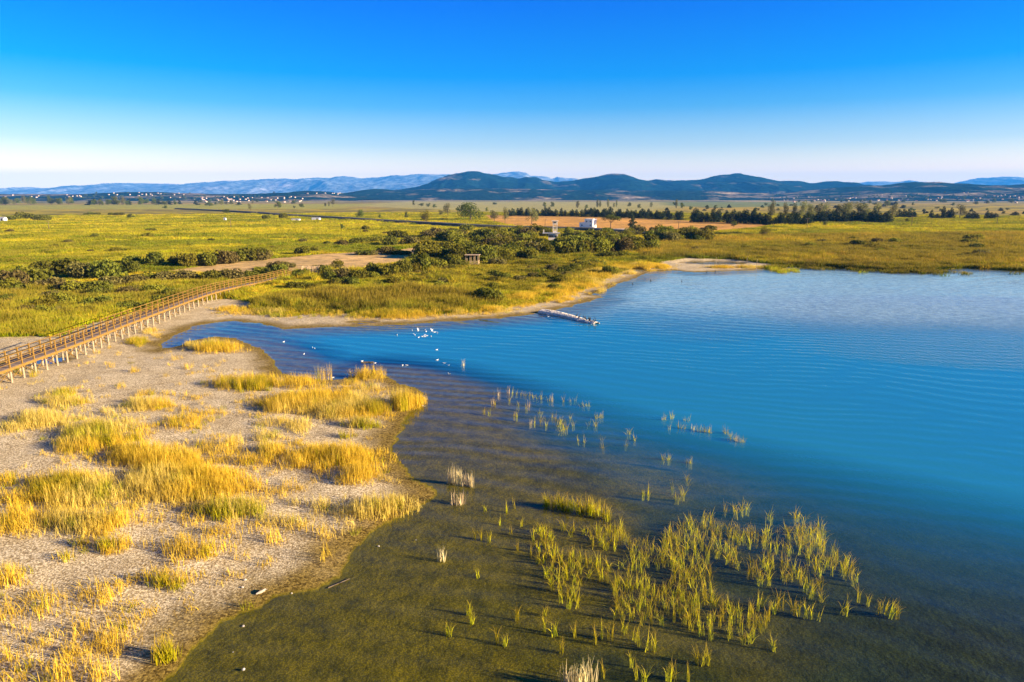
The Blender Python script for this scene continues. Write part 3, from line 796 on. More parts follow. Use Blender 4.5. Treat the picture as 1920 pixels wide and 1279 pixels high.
def patch_density(x, y, z):
    u, v = proj(x, y, z)
    D = np.zeros(len(x))
    for (pu, pv_, ru, rv, de) in PATCH:
        q = np.sqrt(((u - pu) / (1.15 * ru)) ** 2 + ((v - pv_) / (1.2 * rv)) ** 2)
        D = np.maximum(D, de * sstep(1.18, 0.55, q) if False else de * (0.85 * (1 - sstep(0.5, 1.12, q)) + 0.15 * (1 - sstep(0.9, 1.6, q))))
    return D, u, v

reed_src = [blade_clump('reed_clump_%d' % k, GRASS['gold'], 22, 0.42, 1.0, 0.019, 0.28, 0.35, 3, 20 + k) for k in range(4)] + \
           [blade_clump('reed_green_%d' % k, GRASS['green'], 24, 0.34, 1.0, 0.024, 0.25, 0.35, 3, 30 + k) for k in range(3)]
X1, Y1 = sector(20, 62, 0.25); X2, Y2 = sector(62, 190, 0.36)
X = np.concatenate([X1, X2]); Y = np.concatenate([Y1, Y2])
near_water = np.ones(len(X), bool)
sd = lake_sd(X, Y); k = (sd < 0.3) & (puddle_sd(X, Y) < -0.1)
X, Y, sd = X[k], Y[k], sd[k]
Zz = ground_z(X, Y, sd)
D, U, V_ = patch_density(X, Y, Zz)
nz = fbm(X, Y, 1.6, 3); nb = fbm(X + 50, Y, 5.0, 3)
D = D * (0.10 + 0.90 * sstep(0.30, 0.50, 0.55 * nz + 0.45 * nb))
D = np.maximum(D, 0.30 * sstep(0.52, 0.66, 0.5 * nb + 0.5 * nz) * (sd < -2.0) * (V_ > 735) * (X > -44))
D = np.maximum(D, 0.03 * (nb > 0.5) * (sd < -1.0) * (Y < 80) * (X > -46))
k = rng.random(len(X)) < D * 0.85
X, Y, Zz, D, U, V_ = X[k], Y[k], Zz[k], D[k], U[k], V_[k]
N = len(X)
hgt = (0.32 + 0.80 * np.clip(D, 0, 1)) * (0.8 + 0.4 * rng.random(N)) * (0.8 + 0.5 * fbm(X, Y, 3, 2))
hgt = np.where(Y > 80, hgt * 0.85, hgt)
for (pu, pv_, ru, rv, hh) in [(755, 762, 22, 10, 1.7), (607, 712, 14, 8, 1.9), (695, 708, 30, 7, 1.3), (565, 722, 40, 8, 1.2), (405, 655, 46, 8, 1.2)]:
    hgt = np.where(((U - pu) / ru) ** 2 + ((V_ - pv_) / rv) ** 2 < 1, hh * (0.75 + 0.35 * rng.random(N)), hgt)
greenish = np.zeros(N)
for (pu, pv_, ru, rv) in [(430, 962, 62, 14), (700, 772, 30, 9), (675, 800, 34, 6), (650, 818, 14, 5), (135, 1052, 26, 10), (180, 1028, 40, 12), (755, 766, 14, 6), (260, 642, 24, 9), (190, 820, 60, 20), (466, 1140, 14, 7), (312, 1235, 22, 10), (120, 745, 40, 12), (285, 1095, 30, 14), (405, 652, 30, 6), (110, 920, 130, 20), (30, 690, 40, 14), (300, 1100, 40, 14), (465, 728, 60, 9), (690, 592, 90, 5), (550, 592, 90, 5)]:
    greenish = np.maximum(greenish, np.clip(1.2 - np.sqrt(((U - pu) / ru) ** 2 + ((V_ - pv_) / rv) ** 2), 0, 1))
isg = rng.random(N) < np.clip(greenish * 0.8 + 0.06, 0, 0.85)
pick = np.where(isg, 4 + rng.integers(0, 3, N), rng.integers(0, 4, N))
pale = sstep(0.52, 0.7, fbm(X + 90, Y + 30, 6, 3))
tint = np.ones((N, 3)) * (0.85 + 0.3 * rng.random((N, 1)))
tint[:, 2] *= 1 + 1.6 * pale; tint[:, 1] *= 1 + 0.12 * pale
tint[isg] *= np.array((1.9, 1.8, 1.0))
wsc = (0.8 + 0.5 * rng.random(N))
scatter('golden_reeds', np.stack([X, Y, Zz], 1), rng.random(N) * 6.283, np.stack([wsc, wsc, hgt], 1), pick, tint, reed_src,
        'sparse golden reeds growing in patches on the gravel beach')
print('golden reeds', N)

# ---- marsh, meadow and reed beds further back
Z_TALLN = poly_px([(455, 578), (470, 566), (520, 556), (640, 550), (760, 548), (860, 550), (930, 560), (945, 572), (880, 581), (760, 585), (640, 583), (540, 582)])     # reed bed behind the north beach
Z_TALLR = poly_px([(1215, 489), (1190, 470), (1260, 455), (1420, 444), (1700, 440), (2200, 436), (2200, 520), (1920, 512), (1700, 512), (1560, 504), (1440, 500), (1380, 486), (1290, 483)])
Z_TALLL = poly_px([(-500, 640), (-500, 575), (-100, 560), (120, 545), (330, 530), (470, 530), (440, 560), (350, 567), (170, 604), (100, 627), (0, 629)])
Z_SCRUB = poly_px([(680, 520), (640, 515), (760, 495), (800, 475), (760, 450), (900, 428), (1100, 432), (1330, 440), (1420, 444), (1250, 460), (1240, 490), (1180, 510), (1080, 545), (950, 545)])
tuft_src = [blade_clump('sedge_%d' % k, GRASS['green'], 30, 0.55, 1.0, 0.06, 0.35, 0.4, 2, 50 + k) for k in range(3)] + \
           [blade_clump('hay_%d' % k, GRASS['gold'], 30, 0.55, 1.0, 0.055, 0.35, 0.4, 2, 60 + k) for k in range(3)]
PX, PY, PS = [], [], []
for (r0, r1, sp, fs) in [(60, 105, 0.5, 1.0), (105, 175, 0.62, 1.25), (175, 270, 0.95, 1.9), (270, 430, 1.55, 3.0), (430, 760, 2.7, 5.0)]:
    a, b = sector(r0, r1, sp); PX.append(a); PY.append(b); PS.append(np.full(len(a), fs))
X = np.concatenate(PX); Y = np.concatenate(PY); S = np.concatenate(PS)
sd = lake_sd(X, Y)
def sdp(poly):
    d = seg_dist(X, Y, poly); return np.where(inside(X, Y, poly), d, -d)
sgr = sdp(Z_GRAVEL) + (fbm(X, Y, 4, 3) - 0.5) * 3.0
tr_ = sdp(Z_TALLR)
flood = (sd > 0) & (sd < 16) & (Y > 120) & (X > 62)                # reeds that stand in the water along the far right shore
k = ((sd < -0.5) & (sgr < 0) & (puddle_sd(X, Y) < -0.3)) | (flood & (rng.random(len(X)) < np.clip(1.1 - sd / 9, 0, 1) * sstep(0.40, 0.6, fbm(X, Y, 7, 3))))
k &= (sdp(Z_CLEAR) + (fbm(X, Y, 5, 2) - 0.5) * 5 < 0) & (sdp(Z_ORANGE) < 0)
X, Y, S, sd = X[k], Y[k], S[k], sd[k]
Zz = np.maximum(ground_z(X, Y, sd), -0.3)
U, V_ = proj(X, Y, Zz)
tall = np.maximum.reduce([sstep(-2, 2, sdp(p)) for p in (Z_TALLN, Z_TALLR, Z_TALLL)])
scr = sstep(-3, 3, sdp(Z_SCRUB)); tR = sstep(-2, 2, sdp(Z_TALLR)); tL = sstep(-3, 3, sdp(Z_TALLL)); tN = sstep(-2, 2, sdp(Z_TALLN))
N = len(X)
n1 = fbm(X, Y, 14, 4); n2 = fbm(X + 300, Y, 36, 4); n3 = fbm(X, Y + 500, 5, 3)
hum = sstep(0.50, 0.66, fbm(X + 11, Y + 5, 3.2, 3))
hgt = 0.25 + 0.3 * n3 + 0.6 * sstep(0.5, 0.65, n1) * hum + 0.35 * hum
hgt = hgt * (1 - tall) + tall * (0.55 + 1.0 * n1 + 1.1 * hum * n3 + 0.9 * tN * n1) 
hgt = hgt + scr * 0.35 * n3
hgt = np.where(sd > 0, 0.7 + 0.5 * n3, hgt) * (0.8 + 0.4 * rng.random(N)) * np.where(S > 2.5, 1.15, 1.0)
gold = np.clip(0.22 + 1.8 * (n2 - 0.5) + 0.8 * (n3 - 0.5), 0, 1)
gold = gold * (1 - 0.75 * np.maximum(tL, tN)) + 0.35 * scr * n1
gold = np.where(Y < 110, gold * 0.7, gold) * (1 - 0.45 * tR)
# shoreline fringe of the peninsula is dry and golden
gold = np.maximum(gold, 0.9 * sstep(-9, -2, sd) * (Y > 105) * (X < 60))
isg = rng.random(N) > gold
pick = np.where(isg, rng.integers(0, 3, N), 3 + rng.integers(0, 3, N))
tint = np.array((1.12, 1.20, 0.9)) * (1 + np.where(S > 2.5, 0.25, 0.5)[:, None] * (rng.random((N, 1)) - 0.5))
lime = sstep(0.45, 0.6, n2)[:, None]
darkg = sstep(0.50, 0.62, fbm(X + 77, Y * 1.2 + 40, 22, 4))[:, None] + 0.8 * sstep(0.54, 0.64, fbm(X * 0.28 + 9, Y + 3, 16, 3))[:, None] * (Y[:, None] > 150)
darkg = np.clip(darkg, 0, 1.15)
mead = (1 - np.maximum(tall, scr))[:, None]
tint = tint * np.where(isg[:, None], 1.0 + (0.35 + 0.7 * mead) * np.array((1.15, 1.0, 0.3)) + 0.5 * lime * np.array((1, 1, 0)), 0.85)
tint = tint * (1 - 0.55 * darkg * np.array((1.0, 0.75, 0.6)))
tint = tint * (1 - 0.62 * (tN * sstep(0.36, 0.52, n1))[:, None]) * (1 - 0.30 * (tL * sstep(0.45, 0.6, n1))[:, None])
tint = tint * (1 - 0.18 * tR[:, None] * np.array((0.4, 1, 0.2)))
tint = np.where((tR[:, None] > 0.5) & (n1[:, None] > 0.5), tint * np.array((1.08, 0.95, 1.5)), tint)
fine = sstep(0.40, 0.62, fbm(X + 31, Y + 8, 2.6, 3))[:, None]
nearm = (1 - sstep(170, 260, Y))[:, None]
tint = tint * (1 - nearm * (0.40 * fine + 0.0)) * (1 - 0.18 * nearm * np.array((1.0, 0.3, 0.3)) * isg[:, None])
w = S * (0.8 + 0.5 * rng.random(N))
hs = hgt * np.where(isg, 1, 0.9)
scatter('marsh_grass', np.stack([X, Y, Zz], 1), rng.random(N) * 6.283, np.stack([w, w, hs], 1), pick, tint, tuft_src,
        'green and golden marsh grass and reed beds covering the plain')
print('marsh', N)

ORD = ['first', 'second', 'third', 'fourth', 'fifth', 'sixth', 'seventh', 'eighth', 'ninth', 'tenth', 'eleventh', 'twelfth', 'thirteenth', 'fourteenth', 'fifteenth', 'sixteenth', 'seventeenth']

# ------------------------------------------------------------------ shrubs and trees (prototypes share mesh data)
def lobes_round(seed, n=7, flat=0.7):
    r = random.Random(seed); L = []
    for k in range(n):
        a = r.random() * 6.283; q = 0.55 * math.sqrt(r.random()); s_ = 0.30 + 0.22 * r.random()
        L.append((q * math.cos(a), q * math.sin(a), flat * (0.30 + 0.38 * r.random() * (1 - q)), s_, s_, s_ * flat))
    return L

def stem_mesh(name, seed, h=0.5, k=4):
    r = random.Random(seed); b = MB()
    for i in range(k):
        a = r.random() * 6.283
        b.bar((0.05 * math.cos(a), 0.05 * math.sin(a), -0.05), (0.35 * math.cos(a), 0.35 * math.sin(a), h), 0.035, 0.012, 5)
    return b.mesh(name, M['bark'])

SHRUB = {}
for kk, (key, mat) in enumerate((('olive', 'shrub'), ('yellow', 'shrub_y'), ('dry', 'shrub_d'))):
    SHRUB[key] = [leaf_cloud('shrub_foliage_%s_%d' % (key, q), M[mat], lobes_round(100 * kk + q, 8), 1700, 0.125, 7 * q + kk, 0.3, 0.45) for q in range(4)]
STEMS = [stem_mesh('shrub_stem_%d' % q, q) for q in range(3)]

def tree_lobes(kind, seed):
    r = random.Random(seed); L = []
    if kind == 'broad':
        for k in range(15):
            a = r.random() * 6.283; q = 0.36 * math.sqrt(r.random()); z = 0.24 + 0.60 * r.random()
            s_ = (0.15 + 0.08 * r.random()) * (1.15 - 0.5 * abs(z - 0.58))
            L.append((q * math.cos(a), q * math.sin(a), z, s_, s_, s_ * 0.8))
    elif kind == 'umbrella':
        for k in range(15):
            a = r.random() * 6.283; q = 0.50 * math.sqrt(r.random()); z = 0.62 + 0.22 * r.random() * (1 - q)
            L.append((q * math.cos(a), q * math.sin(a), z, 0.19, 0.19, 0.13))
    elif kind == 'airy':
        for k in range(13):
            a = r.random() * 6.283; q = 0.26 * math.sqrt(r.random()); z = 0.35 + 0.55 * r.random()
            s_ = 0.10 + 0.07 * r.random()
            L.append((q * math.cos(a), q * math.sin(a), z, s_, s_, s_ * 1.1))
    elif kind == 'cypress':
        for k in range(8):
            z = 0.10 + 0.80 * k / 7; s_ = 0.20 * (1 - 0.72 * (k / 7) ** 1.5)
            L.append((r.uniform(-.03, .03), r.uniform(-.03, .03), z, s_, s_, 0.12))
    elif kind == 'conifer':
        for k in range(14):
            z = 0.12 + 0.80 * k / 13; w_ = 0.32 * (1 - 0.8 * k / 13); a = r.random() * 6.283
            L.append((w_ * 0.5 * math.cos(a), w_ * 0.5 * math.sin(a), z, w_ * 0.7, w_ * 0.7, 0.07))
    elif kind == 'poplar':
        for k in range(9):
            z = 0.16 + 0.76 * k / 8; s_ = 0.13 * (1 - 0.55 * abs(z - 0.5) * 2 * 0.7)
            L.append((r.uniform(-.03, .03), r.uniform(-.03, .03), z, s_, s_, 0.12))
    return L

def trunk_mesh(name, kind, seed):
    r = random.Random(seed); b = MB()
    top = dict(broad=0.45, umbrella=0.55, airy=0.75, cypress=0.5, conifer=0.8, poplar=0.7)[kind]
    w_ = dict(broad=0.035, umbrella=0.03, airy=0.022, cypress=0.02, conifer=0.025, poplar=0.018)[kind]
    b.bar((0, 0, -0.03), (0.01, 0.0, top * 0.55), w_, w_ * 0.75, 8)
    b.bar((0.01, 0, top * 0.55), (0.0, 0.01, top), w_ * 0.75, w_ * 0.35, 8)
    for i in range(6):
        a = r.random() * 6.283; z = top * (0.5 + 0.45 * r.random()); q = (0.28 if kind in ('broad', 'umbrella') else 0.14)
        b.bar((0, 0, z), (q * math.cos(a), q * math.sin(a), min(0.85, z + 0.20)), w_ * 0.45, w_ * 0.15, 5)
    return b.mesh(name, M['bark'])

TREE = {}
for kind, mat, nl, sz in (('broad', 'tree', 3000, 0.045), ('umbrella', 'tree', 2600, 0.045), ('airy', 'airy', 1500, 0.042), ('cypress', 'conifer', 1300, 0.05), ('conifer', 'conifer', 1600, 0.05), ('poplar', 'airy', 1000, 0.042)):
    nv = 3 if kind in ('broad', 'airy', 'cypress') else 2
    TREE[kind] = [(leaf_cloud('%s_crown_%d' % (kind, q), M[mat], tree_lobes(kind, 40 + q), nl, sz, 77 + q, 0.35, 0.4), trunk_mesh('%s_trunk_%d' % (kind, q), kind, q)) for q in range(nv)]
TREE['greenbroad'] = [(leaf_cloud('greenbroad_crown_%d' % q, M['shrub_y'], tree_lobes('broad', 60 + q), 2400, 0.05, 97 + q, 0.35, 0.4), trunk_mesh('greenbroad_trunk_%d' % q, 'broad', q)) for q in range(2)]

PLACED = []     # (thing, u) for labels by place
def put_shrub(p, w_, h_, key, label, group=None, name='shrub'):
    o = empty(name, p, random.random() * 6.283, (w_ * 0.62, w_ * 0.62, h_ * 1.4))
    link('foliage', random.choice(SHRUB[key]), o); link('stem', random.choice(STEMS), o)
    return tag(o, label, 'shrub', group)

def put_tree(p, h_, w_, kind, label, group=None, name='tree', simple=False):
    cr_, tk = random.choice(TREE[kind])
    base_w = dict(broad=1.02, greenbroad=1.02, umbrella=1.25, airy=0.72, cypress=0.40, conifer=0.6, poplar=0.27)[kind]
    k = (w_ / h_) / base_w
    o = empty(name, p, random.random() * 6.283, (h_ * k, h_ * k, h_ * 1.05))
    link('crown', cr_, o); link('trunk', tk, o)
    return tag(o, label, 'tree', group)

def px_size(p):
    return math.hypot(p[0], p[1]) / F

# single trees of the plain: (u, v of the foot, height px, width px, kind, label)
TREES = [
    (882, 413, 36, 50, 'broad', 'big dark round-crowned tree beside the road embankment'),
    (927, 416, 22, 20, 'airy', 'pale loose tree just right of the big round tree'),
    (947, 418, 26, 17, 'airy', 'narrow pale tree where the conifer belt begins'),
    (840, 405, 21, 20, 'airy', 'grey-green tree left behind the big round tree'),
    (825, 405, 10, 12, 'airy', 'small grey tree between yellow tree and grey-green tree'),
    (797, 418, 23, 22, 'greenbroad', 'yellow-green round tree standing on the road embankment'),
    (675, 409, 17, 15, 'broad', 'dark tree alone in the middle of the meadow'),
    (521, 391, 13, 14, 'broad', 'dark round tree by the far village fields'),
    (566, 390, 9, 10, 'broad', 'small round tree right of the far round tree'),
    (624, 388, 14, 10, 'airy', 'tall pale tree at the far edge of the meadow'),
    (762, 410, 13, 8, 'broad', 'slim tree left of the yellow-green round tree'),
    (712, 410, 8, 6, 'broad', 'very small tree near the lone meadow tree'),
    (642, 431, 11, 9, 'broad', 'little round tree in the near meadow below the road'),
    (997, 421, 27, 27, 'airy', 'pale open-crowned tree left of the watchtower top'),
    (1145, 428, 26, 36, 'umbrella', 'dark umbrella-shaped tree right of the white building'),
    (1186, 429, 26, 19, 'conifer', 'dark ragged conifer right of the umbrella-shaped tree'),
    (1177, 453, 25, 30, 'greenbroad', 'yellow-green bushy tree in front of the ragged conifer'),
    (1376, 426, 11, 12, 'broad', 'small round tree on the right edge of the orange field'),
    (1435, 444, 17, 23, 'greenbroad', 'rounded yellow tree at the back of the far reeds'),
    (470, 397, 14, 9, 'airy', 'slim pale tree in the left far meadow'),
    (425, 401, 9, 15, 'broad', 'low wide tree left of the slim pale tree'),
    (310, 392, 6, 9, 'broad', 'small round tree far out in the left meadow'),
    (246, 409, 7, 13, 'broad', 'low round dark tree right of the dark hedges'),
    (1547, 423, 8, 8, 'broad', 'small dark bush-like tree before the tall grove'),
    (1701, 416, 6, 7, 'broad', 'small tree on the golden field right of the grove'),
    (357, 548 - 30, 1, 1, None, None)]
for (u, v, hp, wp, kind, lab) in TREES:
    if not kind: continue
    p = G(u, v); s_ = px_size(p)
    put_tree(p, hp * s_, wp * s_, kind, lab)

# dark conifer belt behind the orange field and the grove on the right
def belt(pts, step, hp, wp, kind, jit, label, group, name):
    us = []
    for i in range(len(pts) - 1):
        (u0, v0), (u1, v1) = pts[i], pts[i + 1]
        n_ = max(1, int((u1 - u0) / step))
        us += [(u0 + (u1 - u0) * k / n_, v0 + (v1 - v0) * k / n_) for k in range(n_)]
    for (u, v) in us:
        p = G(u + random.uniform(-step, step) * 0.4, v + random.uniform(-jit, jit)); s_ = px_size(p)
        f = random.uniform(0.7, 1.2)
        put_tree(p, hp * s_ * f * 1.0, wp * s_ * random.uniform(1.0, 1.6), kind, label, group, name)

g_ = 'dark conifers of the belt behind the orange field'
lb = 'dark cypress in the belt behind the orange field'
belt([(955, 405), (1060, 405.5), (1160, 408), (1284, 413)], 7.5, 14, 10, 'cypress', 0.7, lb, g_, 'cypress_tree')
belt([(1100, 404), (1290, 409)], 11, 14, 11, 'cypress', 0.8, lb, g_, 'cypress_tree')
belt([(1298, 417), (1357, 417.5)], 9, 20, 13, 'cypress', 0.8, lb, g_, 'cypress_tree')
belt([(1363, 419), (1440, 420)], 9, 24, 13, 'cypress', 1.0, lb, g_, 'cypress_tree')
belt([(1300, 412), (1440, 415)], 12, 18, 12, 'cypress', 1.0, lb, g_, 'cypress_tree')
g_ = 'dark low conifers at the foot of the tall grove'
lb = 'dark bushy conifer at the foot of the tall grove on the right'
belt([(1440, 421.5), (1525, 421)], 9, 18, 16, 'cypress', 1.0, lb, g_, 'conifer_tree')
belt([(1525, 417), (1675, 417)], 9, 17, 16, 'cypress', 1.0, lb, g_, 'conifer_tree')
g_ = 'tall pale trees of the right-hand grove'
lb = 'tall pale-leaved tree rising from the grove on the right'
for k, (u, hp, wp) in enumerate([(1445, 38, 14), (1470, 32, 12), (1488, 38, 12), (1505, 40, 18), (1520, 36, 16), (1535, 36, 18), (1548, 30, 14), (1567, 36, 12), (1580, 38, 26), (1592, 36, 18), (1608, 37, 22), (1618, 35, 16), (1628, 30, 16), (1645, 32, 16), (1672, 34, 15)]):
    p = G(u, 414); s_ = px_size(p)
    put_tree(p, hp * s_ * random.uniform(0.68, 0.95), wp * s_ * 1.15, 'airy', '%s from the left of the tall pale trees in the right-hand grove' % ORD[k], g_, 'grove_tree')
g_ = 'dark clumps of conifers on the right plain'
lb = 'dark conifer in the separate clumps on the far right plain'
for k, (u, v, hp, wp) in enumerate([(1685, 408, 12, 12), (1694, 408, 12, 12), (1703, 408, 11, 13), (1712, 408, 9, 14), (1746, 410, 12, 10), (1757, 410, 7, 11), (1768, 410, 17, 10), (1777, 410, 12, 10), (1783, 410, 15, 11), (1815, 411, 9, 12), (1824, 411, 11, 12), (1831, 411, 8, 10), (1850, 411, 11, 9), (1858, 411, 9, 11), (1866, 408, 6, 10), (1903, 404, 5, 13)]):
    p = G(u, v); s_ = px_size(p)
    put_tree(p, hp * s_ * 1.1, wp * s_, 'cypress', '%s from the left of the dark conifers on the far right plain' % ORD[k], g_, 'conifer_tree')
p = G(1799, 410); put_tree(p, 20 * px_size(p), 20 * px_size(p), 'airy', 'pale round tree among the dark clumps on the right plain')
# left tree line
g_ = 'trees of the far left tree line'
lb = 'dark tree in the tree line before the left village'
for k in range(70):
    u = random.uniform(-15, 300) if k < 54 else random.uniform(300, 480)
    p = G(u, random.uniform(383.2, 385)); s_ = px_size(p)
    put_tree(p, random.uniform(7, 14) * s_ * (1 if u < 300 else 0.6), random.uniform(7, 12) * s_, random.choice(('broad', 'broad', 'airy', 'conifer')), lb, g_, 'far_tree')
# tall slender and round trees far out on the plain
g_ = 'scattered trees far out on the middle plain'
lb = 'small hazy tree far out on the pale middle plain'
for (u, v, hp, wp, kd) in [(1021, 390, 11, 8, 'broad'), (1035, 389, 10, 10, 'broad'), (1083, 390, 12, 7, 'poplar'), (1100, 391, 7, 8, 'broad'), (1120, 389, 13, 5, 'poplar'), (1125, 389, 12, 5, 'poplar'), (1140, 389, 14, 5, 'poplar'), (1151, 389, 8, 4, 'poplar'),
        (1156, 388, 12, 4, 'poplar'), (1180, 388, 9, 8, 'broad'), (1199, 391, 8, 9, 'broad'), (1221, 389, 9, 6, 'poplar'), (1268, 391, 15, 5, 'poplar'), (1279, 392, 12, 9, 'broad'), (1295, 394, 8, 8, 'broad'), (1325, 393, 6, 9, 'broad'), (1342, 392, 7, 8, 'broad'),
        (776, 386, 10, 6, 'broad'), (790, 387, 6, 12, 'broad'), (803, 389, 8, 9, 'broad'), (815, 390, 7, 9, 'broad'), (858, 396, 7, 8, 'broad'), (913, 397, 8, 6, 'broad'), (928, 384, 5, 10, 'broad'), (610, 387, 6, 4, 'poplar'), (617, 387, 8, 4, 'poplar'), (552, 391, 5, 5, 'broad')]:
    p = G(u, v); s_ = px_size(p)
    put_tree(p, hp * s_, wp * s_, kd, lb, g_, 'far_tree')
g_ = 'low trees dotted over the far right plain'
lb = 'small low tree dotted on the far right plain'
for k in range(60):
    u = random.uniform(1240, 1930); v = random.uniform(383, 404) if u > 1690 else random.uniform(383, 396)
    p = G(u, v); s_ = px_size(p)
    put_tree(p, random.uniform(3, 6) * s_, random.uniform(4, 9) * s_, random.choice(('broad', 'cypress')), lb, g_, 'far_tree')

# ------------------------------------------------------------------ shrubs: (u, v of the foot, width px, height px, kind)
ROWS = [
 ('shrubs in the hedge behind the left reeds', 'shrub in the hedge behind the left reeds', [
    (10, 540, 55, 30, 'dry'), (55, 533, 60, 30, 'olive'), (95, 545, 50, 22, 'dry'), (110, 515, 60, 26, 'olive'), (152, 522, 44, 28, 'dry'), (195, 522, 58, 32, 'olive'), (245, 512, 30, 22, 'olive'), (130, 548, 40, 20, 'dry'), (215, 540, 50, 22, 'dry'), (180, 548, 44, 20, 'olive'), (255, 534, 46, 20, 'dry'), (310, 530, 40, 20, 'dry'), (350, 528, 50, 20, 'dry'), (282, 528, 40, 16, 'yellow')]),
 ('shrubs in the long hedge above the boardwalk', 'shrub in the long hedge above the boardwalk', [
    (250, 494, 34, 14, 'olive'), (290, 496, 40, 22, 'olive'), (335, 497, 30, 20, 'olive'), (352, 500, 34, 24, 'yellow'), (385, 498, 40, 24, 'olive'), (420, 494, 44, 26, 'dry'), (452, 490, 30, 20, 'olive'), (475, 488, 44, 24, 'olive'), (498, 487, 36, 18, 'dry'), (566, 477, 26, 15, 'olive'), (590, 472, 18, 10, 'yellow')]),
 ('shrubs along the near side of the straw clearing', 'shrub along the near edge of the straw-coloured clearing', [
    (400, 527, 46, 20, 'olive'), (440, 524, 50, 20, 'dry'), (470, 521, 30, 14, 'olive'), (527, 516, 30, 22, 'olive'), (562, 521, 26, 12, 'olive'), (612, 515, 32, 18, 'olive'), (640, 521, 40, 20, 'dry'), (668, 525, 40, 20, 'olive'), (697, 516, 32, 25, 'olive'), (730, 518, 44, 24, 'yellow'), (758, 516, 44, 30, 'olive')]),
 ('shrubs behind the straw clearing', 'low shrub behind the straw-coloured clearing', [
    (672, 477, 18, 8, 'dry'), (685, 478, 26, 10, 'olive'), (700, 478, 20, 10, 'dry'), (722, 476, 34, 15, 'dry'), (752, 477, 40, 9, 'olive'), (790, 476, 28, 10, 'olive'), (640, 461, 28, 12, 'dry'), (672, 457, 36, 12, 'olive'), (700, 455, 36, 12, 'yellow'), (735, 460, 34, 18, 'olive'), (770, 459, 40, 18, 'dry'), (796, 455, 24, 14, 'yellow'), (745, 447, 36, 16, 'olive')]),
 ('dark shrubs round the viewing shelter', 'dark shrub close to the timber viewing shelter', [
    (790, 511, 34, 38, 'olive'), (822, 506, 40, 22, 'yellow'), (848, 500, 40, 24, 'olive'), (860, 487, 40, 30, 'olive'), (880, 484, 50, 30, 'olive'), (915, 492, 44, 34, 'olive'), (905, 476, 40, 20, 'yellow'), (935, 497, 36, 16, 'dry'), (775, 513, 30, 22, 'yellow')]),
 ('shrubs dotted on the grassy point', 'dark shrub on the golden grassy point by the lake', [
    (915, 566, 62, 28, 'olive'), (948, 524, 26, 14, 'olive'), (975, 526, 26, 10, 'dry'), (1000, 521, 28, 12, 'dry'), (1020, 524, 34, 14, 'olive'), (1045, 523, 34, 14, 'olive'), (1062, 515, 34, 18, 'olive'), (1035, 508, 26, 14, 'dry'), (1080, 508, 24, 16, 'yellow'), (1115, 498, 44, 12, 'olive'), (1090, 492, 30, 10, 'olive'), (1150, 482, 50, 12, 'olive'), (1002, 490, 20, 12, 'olive')]),
]
for (grp, lab, rows) in ROWS:
    rows = sorted(rows)
    for k, (u, v, wp, hp, key) in enumerate(rows):
        p = G(u, v); s_ = px_size(p)
        col = dict(olive='dark olive', yellow='yellow-green', dry='brownish')[key]
        put_shrub(p, wp * s_, hp * s_, key, '%s from the left, %s %s' % (ORD[k], col, lab), grp)
# the wide scrub between the shelter and the white building
g_ = 'shrubs of the wide scrub below the white building'
def scrub(rows, key, lab):
    for (u, v, wp, hp) in rows:
        p = G(u, v); s_ = px_size(p)
        put_shrub(p, wp * s_, hp * s_, key, lab, g_)
sc_d, sc_y, sc_b = [], [], []
for k in range(230):
    t = random.random()
    u = random.uniform(800, 1330); v = random.uniform(434, 488)
    if u > 1000: v = min(v, 478 - (u - 1000) * 0.03)
    if u > 1230: v = random.uniform(438, 455)
    if u < 880 and v < 472 and v > 455: v -= 20
    if 1008 < u < 1052 and 446 < v < 476: u += 50
    if 850 < u < 925 and v > 480: u += 75
    if 1085 < u < 1175 and v < 442: v += 12
    w_ = random.uniform(22, 46) * (0.6 + (v - 430) / 70); h_ = w_ * random.uniform(0.4, 0.62)
    (sc_d if t < 0.42 else sc_y if t < 0.8 else sc_b).append((u, v, w_, h_))
scrub(sc_d, 'olive', 'dark olive shrub in the dense scrub below the white building')
scrub(sc_y, 'yellow', 'yellow-green shrub in the dense scrub below the white building')
scrub(sc_b, 'dry', 'brownish shrub in the dense scrub below the white building')
# low round bushes scattered through the marsh
for (grp, where, box, n_, wr) in (('round bushes in the left marsh', 'in the marsh left of the boardwalk', (0, 330, 545, 592), 60, (14, 40)), ('round bushes in the near meadow', 'in the meadow behind the left hedges', (0, 760, 428, 474), 22, (8, 20)),
                            ('round bushes on the point', 'in the grass between boardwalk and lake point', (470, 1180, 498, 546), 80, (14, 34)), ('round bushes in the far right reeds', 'in the reeds across the bay', (1190, 1900, 446, 484), 26, (10, 26))):
    for k in range(n_):
        u = random.uniform(box[0], box[1]); v = random.uniform(box[2], box[3])
        p = G(u, v)
        if lake_sd(np.array([p[0]]), np.array([p[1]]))[0] > -6 or (where.startswith('in the marsh') and p[0] > -51): continue
        s_ = px_size(p); w_ = random.uniform(*wr); key = random.choice(('olive', 'yellow', 'yellow', 'dry'))
        put_shrub(p, w_ * s_, w_ * s_ * random.uniform(0.35, 0.55), key, 'low round %s bush %s' % (dict(olive='dark olive', yellow='yellow-green', dry='brownish')[key], where), grp, 'bush')
g_ = 'dark hedge shrubs in the left meadow'
for k, (u, v, wp, hp) in enumerate(sorted([(12, 413, 22, 6), (30, 413, 22, 8), (48, 412, 26, 12), (68, 412, 24, 8), (82, 414, 26, 10), (160, 403, 8, 3), (172, 403, 12, 5), (183, 403, 10, 4), (212, 404, 14, 5), (225, 404, 12, 5), (500, 411, 14, 8), (530, 410, 18, 10)])):
    p = G(u, v); s_ = px_size(p)
    put_shrub(p, wp * s_, hp * s_, 'olive', '%s from the left of the dark hedge shrubs in the left meadow' % ORD[k], g_)
g_ = 'shrubs before the orange field'
